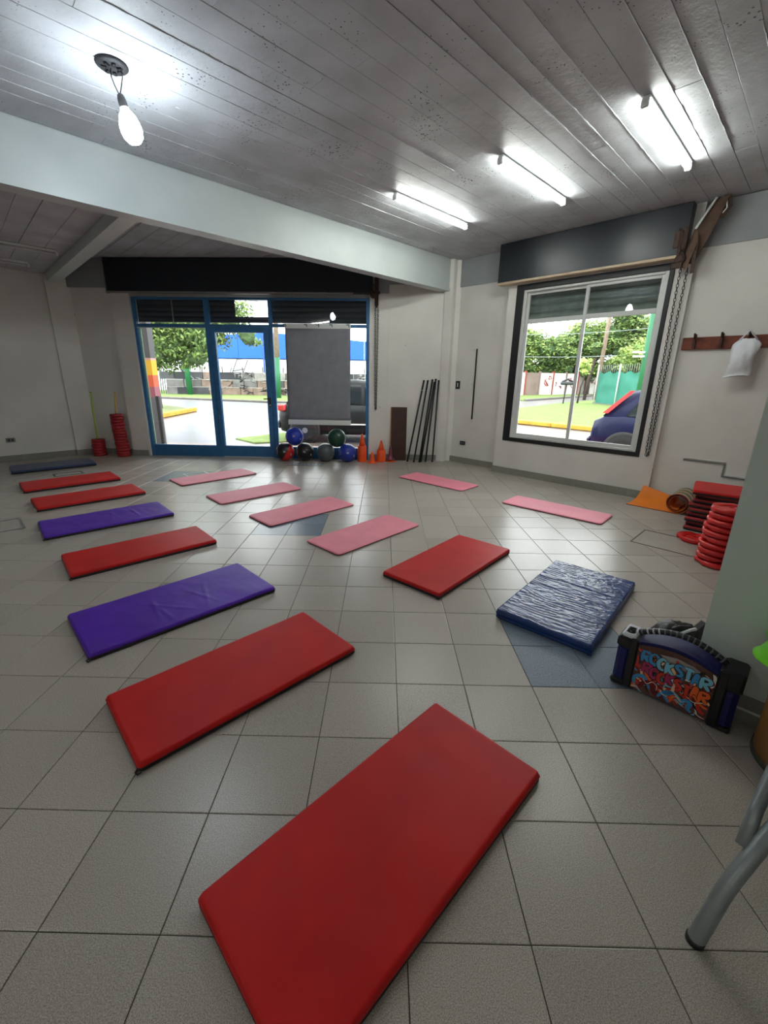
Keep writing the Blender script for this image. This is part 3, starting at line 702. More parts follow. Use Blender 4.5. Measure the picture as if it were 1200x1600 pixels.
# ================================================================ CONES, BOARD, BARS
def cone(label, x, y, h, r, nested=0, mat_=ORANGE, stem=None, z=0):
    t = thing('traffic_cone', label, 'cone', (x, y, z), 0, 'training cones by the shop front')
    q = MB()
    if stem:  # tall collar of further cones sitting one inside the other
        q.lathe([(r*.98, 0), (r, .01), (r*.9, stem), (r*.86, stem+.004)], 22, mat_)
        for k in range(3): zz = stem*(k+1)/4; q.lathe([(r*.965, zz-.004), (r*1.0, zz), (r*.965, zz+.004)], 22, mat_)
        q.build('sleeve', parent=t); q = MB(); z0 = stem
        q.lathe([(r*.72, z0), (r*.5, z0+(h-z0)*.35), (r*.22, h-.02), (r*.15, h), (0, h)], 22, mat_); q.build('body', parent=t)
    else:
        q.lathe([(r, .0), (r, .010), (r*.62, .014), (r*.45, h*.4), (r*.2, h-.01), (r*.13, h), (0, h)], 22, mat_); q.build('body', parent=t)
        q = MB(); q.lathe([(r, 0.0), (r*1.04, .004), (r*1.0, .011), (r*.9, .012)], 22, mat_); q.build('foot', parent=t)
    return t
cone('tall orange cone standing on a nested orange stack, beside the blue ball', -.45, 6.64, .475, .082, mat_=ORANGE, stem=.27)
cone('small single orange cone in front, between the two nested orange stacks', -.265, 6.53, .19, .09)
cone('orange cone on a shorter nested stack, right of the small cone', -.115, 6.66, .37, .082, stem=.2)
PURP = M('dusty_purple_cone', srgb(122, 56, 78), .5)
cone('flat orange cone foot under the purple cone by the dark board', .06, 6.68, .035, .09)
cone('dusty purple cone standing on an orange one by the dark board', .05, 6.69, .235, .078, mat_=PURP, z=.036)
t = thing('wooden_board', 'dark brown board leaning upright against the wall beside the cones', 'board', (.19, 6.79, 0), -.03)
Tm = Matrix.Rotation(radians(-4), 4, 'X')
q = MB(); q.bx(-.135, .135, -.012, .012, .002, .93, DWOOD, Tm, .002); q.build('panel', parent=t)
q = MB(); q.bx(-.152, -.136, -.014, .014, .002, .93, RAWWOOD, Tm, .002); tag(q.build('edge_strip', parent=t), 'raw pale wood edge')
bars = [((.35, 6.66, 0), (.60, 6.83, 1.385), 'bar leaning at the left of the group, foot farthest left'), ((.46, 6.60, 0), (.665, 6.825, 1.385), 'bar leaning second from the left'),
        ((.556, 6.60, 0), (.74, 6.82, 1.40), 'bar leaning third from the left'), ((.585, 6.64, 0), (.775, 6.79, 1.36), 'bar crossing behind the third one'), ((.67, 6.66, 0), (.80, 6.82, 1.41), 'bar leaning second from the right'), ((.79, 6.66, 0), (.845, 6.79, 1.39), 'bar leaning at the right, nearly upright')]
for i, (a, c, l) in enumerate(bars):
    t = thing('exercise_bar', 'black exercise '+l, 'bar', a, 0, 'black bars leaning in the corner'); d = Vector(c)-Vector(a)
    q = MB(); q.tube([Vector((0, 0, .012))+d*0, d*.5, d], .0145, 10, BLACK); q.build('rod', parent=t)
    q = MB(); q.tube([Vector((0, 0, .004)), d*.02], .0165, 10, M('rubber_tip', srgb(16, 16, 17), .8)); q.build('tip', parent=t)
    q = MB(); q.tube([d*.985, d*1.0], .0165, 10, M('rubber_tip', srgb(16, 16, 17), .8)); q.build('tip', parent=t)
t = thing('bar_holder', 'thin white wire holder on the wall behind the black leaning bars', 'holder', FD @ Vector((5.0, .04, 1.22)), -.02968)
q = MB(); q.tube([(-.12, -.0, .02), (-.12, -.03, .0), (.16, -.03, -.01), (.16, 0, .01)], .004, 6, WHITEP); q.build('wire_rail', parent=t)
# wall sticks, switches, sockets
for s, l in ((.587-1.3, 'black stick hanging on the wall between the light switch and the sliding window'), (1.055-1.3+.02, 'black stick hanging right beside the step of the window wall')):
    t = thing('hanging_stick', l, 'stick', FW @ Vector((s, .186, .77)), -pi/4, 'black sticks on the wall')
    q = MB(); q.tube([(-.012*0, 0, 0), (0.0, 0, .55), (0, 0, 1.1)], .0125, 10, BLACK); q.build('rod', parent=t)
    q = MB(); q.box((0, .004, 1.1), (.02, .012, .03), BLACK, bev=.002); q.build('hook', parent=t)
def plate(name, label, Tm, rz, w, h, mat_, n=2, dark=BLACK):
    t = thing(name, label, 'switch' if 'switch' in name else 'socket', Tm, rz)
    q = MB(); q.box((0, -.005, 0), (w, .012, h), mat_, bev=.003); q.build('cover_plate', parent=t)
    for k in range(n):
        q = MB(); q.box(((k-(n-1)/2)*w*.38, -.012, 0), (w*.2, .006, h*.5), dark, bev=.002); q.build('module', parent=t)
plate('light_switch', 'dark framed light switch next to the corner column', FW @ Vector((.258-1.3, .194, 1.317)), -pi/4, .085, .13, BLACK, 1, WHITEP)
plate('light_switch', 'white light switch half hidden behind a black stick', FW @ Vector((.53-1.3, .196, 1.33)), -pi/4, .06, .11, WHITEP, 1, ALU)
plate('wall_socket', 'black wall socket low beside the sliding window', FW @ Vector((.433-1.3, .194, .351)), -pi/4, .105, .065, BLACK, 2, GREYP)
p = UV(-.04, 8.765); plate('wall_socket', 'grey wall socket low on the left wall above the navy mat', (p[0], p[1], .35), pi/4, .12, .07, GREYP, 2, BLACK)
# cable duct on the coat rack wall
t = thing('cable_duct', 'thin stepped metal conduit low on the wall above the mat stack', 'conduit', FW @ Vector((2.35, .052, .4)), -pi/4)
q = MB(); q.bx(0, .4, -.005, .006, .14, .152, GREYP); q.bx(0, .4, -.005, .006, .165, .175, WHITEP); q.bx(.385, .4, -.005, .006, 0, .14, GREYP); q.bx(.4, 1.6, -.005, .006, 0, .012, GREYP); q.bx(.41, 1.6, -.005, .006, .02, .032, WHITEP)
q.build('duct', parent=t)

# ================================================================ RED PLATE STACKS with sticks, left corner
def disc(label, x, y, z, r, h, group, sq=False):
    t = thing('weight_plate', label, 'plate', (x, y, z), random.uniform(-.3, .3), group)
    q = MB(); q.lathe([(r*.5, .002), (r*.96, 0), (r, h*.2), (r, h*.7), (r*.96, h*.95), (r*.4, h*.98), (r*.25, h*.8)], 20, DRED); q.build('disc', parent=t)
    q = MB(); q.lathe([(r*.3, h*.7), (r*.3, h*.99), (r*.12, h*.99), (r*.12, h*.5)], 14, BLACK); q.build('hub', parent=t)
    return t
g1 = 'red plates in the short stack by the left wall'; g2 = 'red plates in the tall stack by the white pier'
nA, nB = 6, 15
for k in range(nA):
    disc('red round plate, '+['bottom', 'second from bottom', 'third from bottom', 'third from top', 'second from top', 'topmost'][k]+' of the short stack with the green stick', -5.20+random.uniform(-.006, .006), 6.80, k*.05, .108, .048, g1)
ordn = ['bottom', 'second from bottom', 'third from bottom', 'fourth from bottom', 'fifth from bottom', 'sixth from bottom', 'seventh from bottom', 'middle', 'seventh from top', 'sixth from top', 'fifth from top', 'fourth from top', 'third from top', 'second from top', 'topmost']
for k in range(nB):
    disc('red round plate, '+ordn[k]+' of the tall stack', -4.745-k*.0022+random.uniform(-.005, .005), 6.765, k*.05, .108, .048, g2)
t = thing('stick', 'lime green stick standing in the short red plate stack', 'stick', (-5.2, 6.80, nA*.05)); q = MB(); q.tube([(0, 0, 0), (.005, 0, .4), (.02, 0, .80)], .0125, 10, M('lime_stick', srgb(176, 206, 60), .4)); q.build('rod', parent=t); q = MB(); q.tube([(.02, 0, .80), (.0205, 0, .815)], .014, 10, M('green_cap', srgb(90, 140, 50), .5)); q.build('tip', parent=t)
t = thing('stick', 'yellow stick standing in the tall red plate stack', 'stick', (-4.775, 6.765, nB*.05)); q = MB(); q.tube([(0, 0, 0), (.02, 0, .18), (.04, 0, .36)], .0125, 10, M('yellow_stick', srgb(222, 178, 80), .4)); q.build('rod', parent=t); q = MB(); q.tube([(.04, 0, .36), (.041, 0, .372)], .014, 10, M('amber_cap', srgb(160, 120, 60), .5)); q.build('tip', parent=t)

# ================================================================ HANGING GREY BANNER
t = thing('hanging_banner', 'grey cloth banner hanging inside the right pane of the blue shop front', 'banner', FD @ Vector((3.12, -.055, .61)), -.02968)
q = MB(); vs = []; fs = []; n1_, n2_ = 20, 26
for j in range(n2_+1):
    for i in range(n1_+1):
        x = -.545+1.09*i/n1_-.012*(1-j/n2_); z = .075+1.50*j/n2_; vs.append((x, .006*noise.noise(Vector((x*3, z*2, 4)))-.002, z))
for j in range(n2_):
    for i in range(n1_): a = j*(n1_+1)+i; fs.append((a, a+1, a+n1_+2, a+n1_+1))
q.add(vs, fs, BAN, True); fabric = q.build('fabric', parent=t); md = fabric.modifiers.new('th', 'SOLIDIFY'); md.thickness = .003
q = MB(); q.box((0, 0, 1.605), (1.1, .008, .075), WHITEP, bev=.002); q.build('top_batten', parent=t)
q = MB(); q.box((-.01, 0, .04), (1.1, .01, .085), WHITEP, bev=.002); q.build('bottom_batten', parent=t)
for x in (-.55, -.2, .0, .22, .5):
    q = MB(); q.box((x, -.004, 1.63), (.05, .018, .02), GREYP, bev=.002); q.box((x+.02, -.004, 1.61), (.015, .014, .04), GREYP, bev=.002); q.build('clip', parent=t)

# ================================================================ COAT RACK with bag
t = thing('coat_rack', 'brown wooden coat rack with dark pegs on the right wall', 'coat rack', FW @ Vector((2.10, .045, 1.77)), -pi/4)
q = MB(); q.bx(0, 1.35, -.012, .0, 0, .13, WOOD, None, .004); q.bx(0, 1.35, -.015, -.011, .112, .124, WOOD, None, .001); q.build('board', parent=t)
for x in (.115, .355, .585, .83, 1.08):
    q = MB(); q.box((x, -.025, .085), (.028, .026, .15), M('dark_peg_wood', srgb(64, 30, 20), .5), bev=.004); q.tube([(x, -.03, .11), (x, -.06, .13), (x, -.075, .165)], .01, 8, M('dark_peg_wood', srgb(64, 30, 20), .5)); q.build('peg', parent=t)
BAGM = M('thin_white_plastic', srgb(226, 228, 232), .3, bump=.1, bscale=30, trans=.0, var=.05, vscale=10)
t = thing('plastic_bag', 'white crumpled plastic bag hanging from a peg of the coat rack', 'bag', FW @ Vector((2.69, -.05, 1.50)), -pi/4)
q = MB(); vs = []; fs = []; nu, nv = 40, 26
for j in range(nv+1):
    tt = j/nv; z = .36*(1-tt)
    wd = (.055+.045*min(1, tt*6)**.6+.008*sin(tt*7)) ; dp = .010+.045*sin(min(1, tt*1.1)*pi*.8)
    for i in range(nu):
        a = 2*pi*i/nu; cr_ = 1+.16*noise.noise(Vector((cos(a)*2.2, sin(a)*2.2, tt*3)))+.10*abs(noise.noise(Vector((a*2.4, tt*1.2, 7))))
        sl = -.03*tt
        vs.append((sl+wd*cos(a)*cr_, dp*sin(a)*cr_-dp*.3, z+.012*noise.noise(Vector((a*2, tt*5, 1)))-(.03*max(0, -cos(a))*tt**3)))
for j in range(nv):
    for i in range(nu): k = (i+1) % nu; fs.append((j*nu+i, (j+1)*nu+i, (j+1)*nu+k, j*nu+k))
fs.append(tuple(nv*nu+i for i in range(nu)))
q.add(vs, fs, BAGM, True); q.build('sack', parent=t)
q = MB(); q.tube([(-.07, -.01, .35), (-.02, -.02, .41), (0, -.03, .44), (.02, -.02, .41), (.07, -.01, .35)], .008, 7, BAGM); q.build('handle', parent=t)
q = MB(); q.tube([(-.1, -.01, .0), (-.03, -.015, -.006), (.05, -.01, .002), (.09, -.005, .03)], .006, 6, BAGM); q.build('bottom_fold', parent=t)

# ================================================================ STACK OF RED MATS, ROLLED MAT, GRIP PLATES
SREDV = M('stacked_red_vinyl', srgb(160, 28, 34), .45, var=.12, vscale=6)
names9 = ['bottom', 'second from bottom', 'third from bottom', 'fourth from bottom', 'middle', 'fourth from top', 'third from top', 'second from top']
for k in range(8):
    u0 = 4.70+[0, .02, .0, .015, -.01, .01, .03, .04][k]; v0 = -.26+[0, -.012, .008, .0, -.02, .004, -.02, -.03][k]; xy = UV(u0, v0)
    mat('gym_mat', 'dark red mat, '+names9[k]+' of the eight below the skewed top mat', xy[0], xy[1], -45+random.uniform(-1.5, 1.5), 1.05, .5, .046, SREDV, MBLACK, 'red mats stacked under the coat rack', 40+k, True, .0008, z=.0475*k, nx=10, ny=6)
xy = UV(4.72, -.24); mat('gym_mat', 'bright red mat lying skewed on top of the mat stack under the coat rack', xy[0], xy[1], -37, 1.05, .52, .045, REDV, MBLACK, 'red mats stacked under the coat rack', 60, True, .001, z=.3815, nx=12, ny=8)

def grip(label, x, y, z, rot, group, r=.15):
    t = thing('grip_plate', label, 'weight plate', (x, y, z), rot, group); n = 42; q = MB(); prof = 10
    # thick ring, thinner and necked at the three hand grips
    vs = []; fs = []
    for i in range(n):
        a = 2*pi*i/n; g = max(0, cos(3*a)); gr = g**3
        ro = r*(1-.10*gr); ri = r*(.46+.18*gr); hh = .0232*(1-.5*gr); zc = .0238
        rm = (ro+ri)/2; rw = (ro-ri)/2
        for k in range(prof):
            b_ = 2*pi*k/prof; cx_ = math.copysign(abs(cos(b_))**.6, cos(b_)); cz = math.copysign(abs(sin(b_))**.6, sin(b_))
            vs.append(((rm+rw*cx_)*cos(a), (rm+rw*cx_)*sin(a), zc+hh*cz))
    for i in range(n):
        j = (i+1) % n
        for k in range(prof): l = (k+1) % prof; fs.append((i*prof+k, j*prof+k, j*prof+l, i*prof+l))
    q.add(vs, fs, REDP, True); q.build('ring', parent=t)
    q = MB(); q.lathe([(r*.52, .006), (r*.52, .036), (r*.2, .041), (r*.17, .041), (r*.17, .005), (r*.2, .005)], 24, REDP)
    q.build('centre_disc', parent=t)
    for k in range(3):
        a = radians(60+120*k); q = MB(); q.box((r*.66*cos(a), r*.66*sin(a), .0205), (.05, .03, .03), REDP, a, bev=.004); q.build('rib', parent=t)
    return t
gg = 'red grip plates stacked beside the green-grey column'
o11 = ['bottom', 'second from bottom', 'third from bottom', 'fourth from bottom', 'fifth from bottom', 'fifth from top', 'fourth from top', 'third from top', 'second from top', 'topmost']
for k in range(10):
    grip('glossy red grip plate, '+o11[k]+' of the stack beside the column', 2.665+.004*k+random.uniform(-.008, .008)+(.012 if k > 7 else 0), 2.49+.003*k+random.uniform(-.008, .008), k*.0485, .5+random.uniform(-.5, .5), gg)
grip('glossy red grip plate lying alone on the floor in front of the mat stack', 2.865, 3.02, 0, .9, gg)

t = thing('rolled_mat', 'orange exercise mat with striped back, rolled up at one end against the wall', 'exercise mat', (*UV(5.0, .45), 0), pi/4)
OR = M('orange_foam', srgb(236, 128, 24), .6, bump=.05, bscale=100, var=.08, vscale=6)
STR = [M('stripe_navy', srgb(70, 76, 110), .6), M('stripe_yellow', srgb(214, 190, 90), .6), M('stripe_green', srgb(120, 140, 90), .6), M('stripe_pink', srgb(196, 130, 140), .6)]
Wm = .415
# local: x = u (depth, roll axis), y = v (to the left)
q = MB(); sp = []; 
nt_ = 64
for k in range(nt_+1):
    tt = k/nt_; a = -pi/2-tt*2*pi*2.05; rr_ = .118-.048*tt; sp.append((-.0+rr_*cos(a), .12+rr_*sin(a)))
flat = [(.50-.5*k/10, .004) for k in range(10)]
path = flat+sp
nv_ = 12; th = .008
def addsheet(q, path, th, side, mats_by_i=None, mat_=None):
    for j in range(nv_):
        x0, x1 = Wm*j/nv_, Wm*(j+1)/nv_; vs = []; fs = []
        for i, (y, z) in enumerate(path):
            p0 = path[max(0, i-1)]; p1 = path[min(len(path)-1, i+1)]; d = Vector((p1[0]-p0[0], p1[1]-p0[1])); d.normalize(); nn = Vector((d.y, -d.x))*side*th
            for x in (x0, x1):
                lift = 0; sk = 0
                if i < 10:
                    w = 1-i/10; b_ = x/Wm; lift = .17*b_**3.5*w**.5; sk = -.05*b_*w
                vs.append((x, y+sk+nn.x, z+nn.y+lift))
        for i in range(len(path)-1): a = i*2; fs.append((a, a+1, a+3, a+2))
        m_ = mat_ or mats_by_i[j % len(mats_by_i)]; q.add(vs, fs, m_, True)
addsheet(q, path, .004, 1, None, OR); q.build('orange_face', parent=t)
q = MB(); addsheet(q, path, .004, -1, [STR[3], STR[1], STR[0], STR[2]]); q.build('striped_face', parent=t)
q = MB()
for i in range(len(path)-1):
    (ya, za), (yb, zb) = path[i], path[i+1]; d = Vector((yb-ya, zb-za)).normalized(); n_ = Vector((d.y, -d.x))*.004
    q.add([(0, ya-n_.x, za-n_.y), (0, yb-n_.x, zb-n_.y), (0, yb+n_.x, zb+n_.y), (0, ya+n_.x, za+n_.y)], [(0, 1, 2, 3)], M('rim_dark_red', srgb(120, 50, 40), .7))
q.build('rim', parent=t)
q = MB()
for a in range(7):
    an = a*.9; q.add([(.11+.008*cos(an), .25+.008*sin(an), .0095), (.11+.03*cos(an+.3), .25+.035*sin(an+.3), .0095), (.11+.03*cos(an+.6), .25+.03*sin(an+.6), .0095)], [(0, 1, 2)], M('brown_print', srgb(150, 80, 24), .6))
tag(q.build('flower_print', parent=t), kind='stuff')

# ================================================================ SPEAKER (portable, graffiti front)
SP = Matrix.Translation((1.068, 1.046, 0)) @ Matrix.Rotation(-pi/4, 4, 'Z')
spk = thing('portable_speaker', 'black and blue portable speaker with a colourful graffiti front and arched handle', 'speaker', (1.068, 1.046, 0), -pi/4)
DB = M('dark_blue_mesh', srgb(18, 20, 92), .5, bump=.3, bscale=300); GB = M('gloss_black_plastic', srgb(20, 20, 22), .35)
q = MB(); q.bx(.0, .064, .0, .12, .018, .215, DB, None, .02); tag(q.build('side_grille', parent=spk), 'dark blue side grille')
q = MB(); q.bx(.402, .466, .0, .12, .012, .205, DB, None, .02); tag(q.build('side_grille', parent=spk), 'dark blue side grille')
q = MB(); q.bx(-.004, .07, -.006, .12, .205, .262, GB, None, .01); q.bx(.05, .088, -.01, .12, .008, .272, GB, None, .008); q.bx(-.004, .07, -.004, .124, .0, .03, GB, None, .008); q.build('corner_guard', parent=spk)
q = MB(); q.bx(.392, .472, -.008, .12, .2, .296, GB, None, .01); q.bx(.385, .425, -.01, .12, .004, .29, GB, None, .008); q.bx(.40, .468, -.004, .124, .0, .02, GB, None, .008); q.build('corner_guard', parent=spk)
q = MB(); q.bx(.01, .07, .0, .115, .262, .284, M('silver_plastic', srgb(214, 214, 220), .3), None, .008); q.tube([(.028, .02, .286), (.028, .055, .292), (.05, .06, .292), (.05, .03, .288)], .006, 7, GB); q.lathe([(.018, 0), (.018, .004), (0, .004)], 18, GB, Matrix.Translation((.04, .035, .284)));
tag(q.build('control_cap', parent=spk), 'silver cap with black hook marks')
def arch(x):  # upper outline of the front panel
    t = (x-.085)/(.39-.085); return .264+.032*sin(pi*min(1, max(0, t)))*1.0+.0*t
N_ = 20
poly = [(.085, .012)]+[(.39, .008)]+[(.39-.305*k/N_, arch(.39-.305*k/N_)) for k in range(N_+1)]
q = MB(); q.xz(poly, .006, .118, DB); q.build('cabinet', parent=spk)
def arch2(x):
    t = (x-.088)/(.386-.088); return .252-.004*t+.028*sin(pi*min(1, max(0, t)))
poly = [(.088, .02), (.386, .016)]+[(.386-.298*k/N_, arch2(.386-.298*k/N_)) for k in range(N_+1)]
gp = MB(); gp.xz(poly, -.002, .006, M('graffiti_ground', srgb(96, 62, 52), .35, var=.5, vscale=18)); panel = gp.build('front_panel', parent=spk)
q = MB(); q.xz([(.175, .246), (.2, .228), (.26, .212), (.315, .215), (.34, .232), (.3, .25), (.24, .257)], -.0035, .0, M('silver_foil', srgb(168, 160, 158), .2, metal=.3)); tag(q.build('reflecting_badge', parent=panel), 'greyish shiny oval')
cols = {'r': srgb(206, 44, 30), 'o': srgb(236, 96, 30), 'b': srgb(60, 140, 196), 'c': srgb(120, 190, 214), 'm': srgb(170, 40, 92), 'd': srgb(110, 18, 24), 'k': srgb(20, 16, 18), 'w': srgb(232, 226, 214), 'p': srgb(240, 196, 150)}
cm = {k: M('spray_'+{'r': 'red', 'o': 'orange', 'b': 'blue', 'c': 'light_blue', 'm': 'magenta', 'd': 'deep_red', 'k': 'black', 'w': 'white', 'p': 'peach'}[k], v, .3) for k, v in cols.items()}
layer = [0]
def stroke(pts, w, c, sub=6, close=False, host=None):
    P = [Vector((a, 0, b_)) for a, b_ in pts]; S = []
    for i in range(len(P)-1):
        p0, p1, p2, p3 = P[max(0, i-1)], P[i], P[i+1], P[min(len(P)-1, i+2)]
        for k in range(sub):
            t_ = k/sub; S.append(.5*((2*p1)+(-p0+p2)*t_+(2*p0-5*p1+4*p2-p3)*t_**2+(-p0+3*p1-3*p2+p3)*t_**3))
    S.append(P[-1]); layer[0] += 1; yy = -.0024-.000035*layer[0]; vs = []; fs = []
    for i, p in enumerate(S):
        d = (S[min(i+1, len(S)-1)]-S[max(0, i-1)]); d.normalize(); n_ = Vector((-d.z, 0, d.x)); ww = w*(.45+.55*sin(pi*(i+.6)/(len(S)+.2)))
        for sg in (-1, 1):
            a = p+n_*ww*sg; a.x = min(.384, max(.09, a.x)); a.z = max(.019, min(arch2(a.x)-.002, a.z)); a.y = yy; vs.append(a)
    for i in range(len(S)-1): fs.append((2*i, 2*i+2, 2*i+3, 2*i+1))
    q_ = host or MB(); q_.add(vs, fs, cm[c]); return q_
art = MB(); rg = random.Random(11)
for k in range(130):   # background splashes
    x = rg.uniform(.095, .378); z = rg.uniform(.025, .225); a = rg.uniform(0, 6.28); L = rg.uniform(.012, .035); bend = rg.uniform(-.02, .02)
    stroke([(x, z), (x+L*cos(a)+bend, z+L*sin(a)), (x+2*L*cos(a), z+2*L*sin(a)+bend)], rg.uniform(.002, .0075), rg.choice('rrddokwbokcrp'), host=art)
# lower blue and dark red ribbons with white outlines
for pts, w, c in (([(.10, .05), (.098, .085), (.13, .105), (.15, .08), (.17, .05)], .009, 'b'), ([(.12, .04), (.14, .075), (.17, .085), (.18, .05), (.2, .035)], .012, 'd'), ([(.2, .035), (.22, .07), (.25, .085), (.225, .06), (.245, .03)], .009, 'b'),
                  ([(.13, .095), (.15, .075), (.17, .095), (.19, .085), (.19, .06)], .0016, 'w'), ([(.2, .075), (.215, .06), (.235, .055)], .0016, 'w'), ([(.29, .05), (.3, .075), (.32, .07), (.315, .045), (.33, .03)], .01, 'b'),
                  ([(.25, .06), (.27, .075), (.285, .06), (.3, .07)], .0018, 'p'), ([(.34, .09), (.355, .06), (.375, .05)], .008, 'r'), ([(.33, .11), (.36, .085), (.38, .08)], .006, 'o'), ([(.34, .04), (.36, .03), (.38, .028)], .002, 'w'), ([(.3, .1), (.33, .085), (.36, .1), (.38, .11)], .0018, 'w'),
                  ([(.355, .23), (.37, .215), (.38, .2)], .009, 'r'), ([(.345, .235), (.365, .225), (.38, .215)], .0016, 'w'), ([(.095, .2), (.097, .17), (.1, .14)], .004, 'r'), ([(.1, .235), (.115, .225), (.12, .21)], .008, 'r')):
    stroke(pts, w, c, host=art)
tag(art.build('painted_splashes', parent=panel), kind='stuff')
# two rows of bubble letters: upper in blues, lower in red and magenta
def letter(ch, x, z, s, c, c2=None):
    G_ = {'R': [[(0, 0), (0, .5), (0, 1)], [(0, 1), (.55, .95), (.6, .65), (.1, .5)], [(.2, .5), (.4, .25), (.65, 0)]], 'O': [[(.3, 1), (0, .7), (.05, .2), (.35, 0), (.65, .3), (.6, .8), (.3, 1)]],
          'C': [[(.6, .85), (.3, 1), (0, .6), (.1, .15), (.4, 0), (.65, .15)]], 'K': [[(0, 0), (0, 1)], [(.6, 1), (.1, .5), (.6, 0)]], 'S': [[(.6, .9), (.25, 1), (.05, .75), (.5, .4), (.5, .1), (.1, .05)]],
          'T': [[(0, 1), (.7, .95)], [(.35, .95), (.35, 0)]], 'A': [[(0, 0), (.3, 1), (.6, 0)], [(.12, .4), (.5, .4)]]}
    for ww, cc in ((.0092, 'k'), (.0066, c)):
        qq = MB()
        for st in G_[ch]: stroke([(x+a*s*.85, z+b_*s-(x-.1)*0) for a, b_ in st], ww*s/.045, cc, host=qq)
        qq.build('graffiti_letter' if cc != 'k' else 'letter_outline', parent=panel)
for i, ch in enumerate('ROCKSTAR'): letter(ch, .112+.0325*i, .182-.0016*i+.006*sin(i*1.7), .054, 'bbccbcbc'[i])
for i, ch in enumerate('ROCKSTAR'): letter(ch, .125+.0315*i, .122-.0028*i+.008*sin(i*2.1+1), .050, 'mmrmrroo'[i])
# handle with segments
hp = [(.07+.345*t/16, .06, .268+.072*sin(pi*(t+.8)/17.2)**.8-.0*t) for t in range(17)]
q = MB(); q.tube(hp, .0135, 12, GB); q.build('handle', parent=spk); hnd = spk.children[-1]
hobj = [o for o in spk.children if o.name.startswith('handle')][0]
SG = M('silver_segment', srgb(206, 208, 214), .3); SG2 = M('grey_segment', srgb(104, 106, 110), .4)
for k in range(15):
    a = Vector(hp[k+1])*.35+Vector(hp[k])*.65; c = Vector(hp[k+1])*.65+Vector(hp[k])*.35
    q = MB(); q.tube([a, c], .0148, 12, SG if k in (1, 2, 3) else SG2); q.build('handle_segment', parent=hobj)

# ================================================================ BLACK BAG behind the speaker
bg_ = thing('black_bag', 'small black bag with a white reflective strip slumped behind the speaker at the column', 'bag', (1.50, 1.27, 0), .2)
BN = M('black_nylon', srgb(24, 24, 26), .5, bump=.3, bscale=25)
q = MB(); vs = []; fs = []; nu, nv = 28, 12
for j in range(nv+1):
    t_ = j/nv; ph = pi*t_
    for i in range(nu):
        a = 2*pi*i/nu; d = Vector((cos(a)*sin(ph), sin(a)*sin(ph), cos(ph)))
        k = 1+.22*noise.noise(d*1.8+Vector((3, 1, 2)))+.08*noise.noise(d*6); z = .098+d.z*.098*k
        vs.append((d.x*.135*k, d.y*.09*k, max(.001, z)))
for j in range(nv):
    for i in range(nu): k = (i+1) % nu; fs.append((j*nu+i, (j+1)*nu+i, (j+1)*nu+k, j*nu+k))
q.add(vs, fs, BN, True); q.build('body', parent=bg_)
q = MB(); q.tube([(-.12, 0, .1), (-.09, -.02, .165), (0, -.03, .185), (.08, -.02, .17), (.1, 0, .12)], .012, 7, BN); q.build('strap', parent=bg_)
q = MB(); q.tube([(-.02, -.055, .165), (.03, -.06, .185), (.075, -.05, .182)], .008, 6, M('reflective_strip', srgb(222, 224, 220), .3)); tag(q.build('reflective_strip', parent=bg_), 'white reflective strip')
q = MB(); q.xz([(.03, .12), (.13, .02), (.135, .21), (.11, .19)], -.05, -.02, BN); q.build('flap', parent=bg_)

# ================================================================ DRUM with green cloth
CARD = M('fibre_drum_board', srgb(182, 128, 66), .5, var=.12, vscale=8, bump=.03, bscale=120)
dr = thing('fibre_drum', 'round brown fibre drum with printed black marks at the right edge, beside the column', 'drum', (1.595, .545, 0))
q = MB(); q.lathe([(.186, 0.02), (.186, .47), (.18, .475), (0, .475)], 48, CARD); q.build('shell', parent=dr)
DM = M('dull_metal_rim', srgb(90, 88, 74), .45, metal=.5)
q = MB(); q.lathe([(.186, 0), (.191, .003), (.191, .022), (.187, .026)], 48, DM); tag(q.build('bottom_rim', parent=dr), 'dull metal bottom rim')
q = MB(); q.lathe([(.187, .455), (.192, .46), (.192, .48), (.18, .485)], 48, DM); tag(q.build('top_rim', parent=dr), 'dull metal top rim')
def wrap_text(txt, size, ang0, z, parent, mat_, rot=0):
    cu = bpy.data.curves.new('txt', 'FONT'); cu.body = txt; cu.size = size; cu.extrude = 0; tmp = bpy.data.objects.new('txt', cu); COL.objects.link(tmp)
    dg = bpy.context.evaluated_depsgraph_get(); me = bpy.data.meshes.new_from_object(tmp.evaluated_get(dg)); bpy.data.objects.remove(tmp)
    R_ = .1872
    for vv in me.vertices:
        x, y = vv.co.x, vv.co.y; a = ang0+x/R_; vv.co = (R_*cos(a), R_*sin(a), z+y-.35*x*rot)
    me.materials.append(mat_); o = bpy.data.objects.new('printed_number', me); COL.objects.link(o); o.parent = parent; return o
PR = M('black_print', srgb(24, 20, 16), .6)
wrap_text('494', .034, radians(196), .105, dr, PR)
def wrap_strip(pts, w, name='printed_mark'):
    q = MB(); vs = []; fs = []
    for i, (ad, z) in enumerate(pts):
        p = pts[max(0, i-1)]; n_ = pts[min(len(pts)-1, i+1)]; dx = radians(n_[0]-p[0])*.187; dz = n_[1]-p[1]; L = sqrt(dx*dx+dz*dz) or 1
        for s in (-1, 1):
            a = radians(ad)+s*w*(-dz/L)/.187; zz = z+s*w*dx/L; vs.append((.1873*cos(a), .1873*sin(a), zz))
    for i in range(len(pts)-1): fs.append((2*i, 2*i+2, 2*i+3, 2*i+1))
    q.add(vs, fs, PR); q.build(name, parent=dr)
wrap_strip([(205, .33), (198, .35), (190, .33), (188, .29), (196, .26), (206, .27)], .003)
wrap_strip([(186, .22), (192, .215), (200, .212), (208, .216)], .0015)
wrap_strip([(203, .11), (206, .085), (211, .10), (216, .078)], .005)
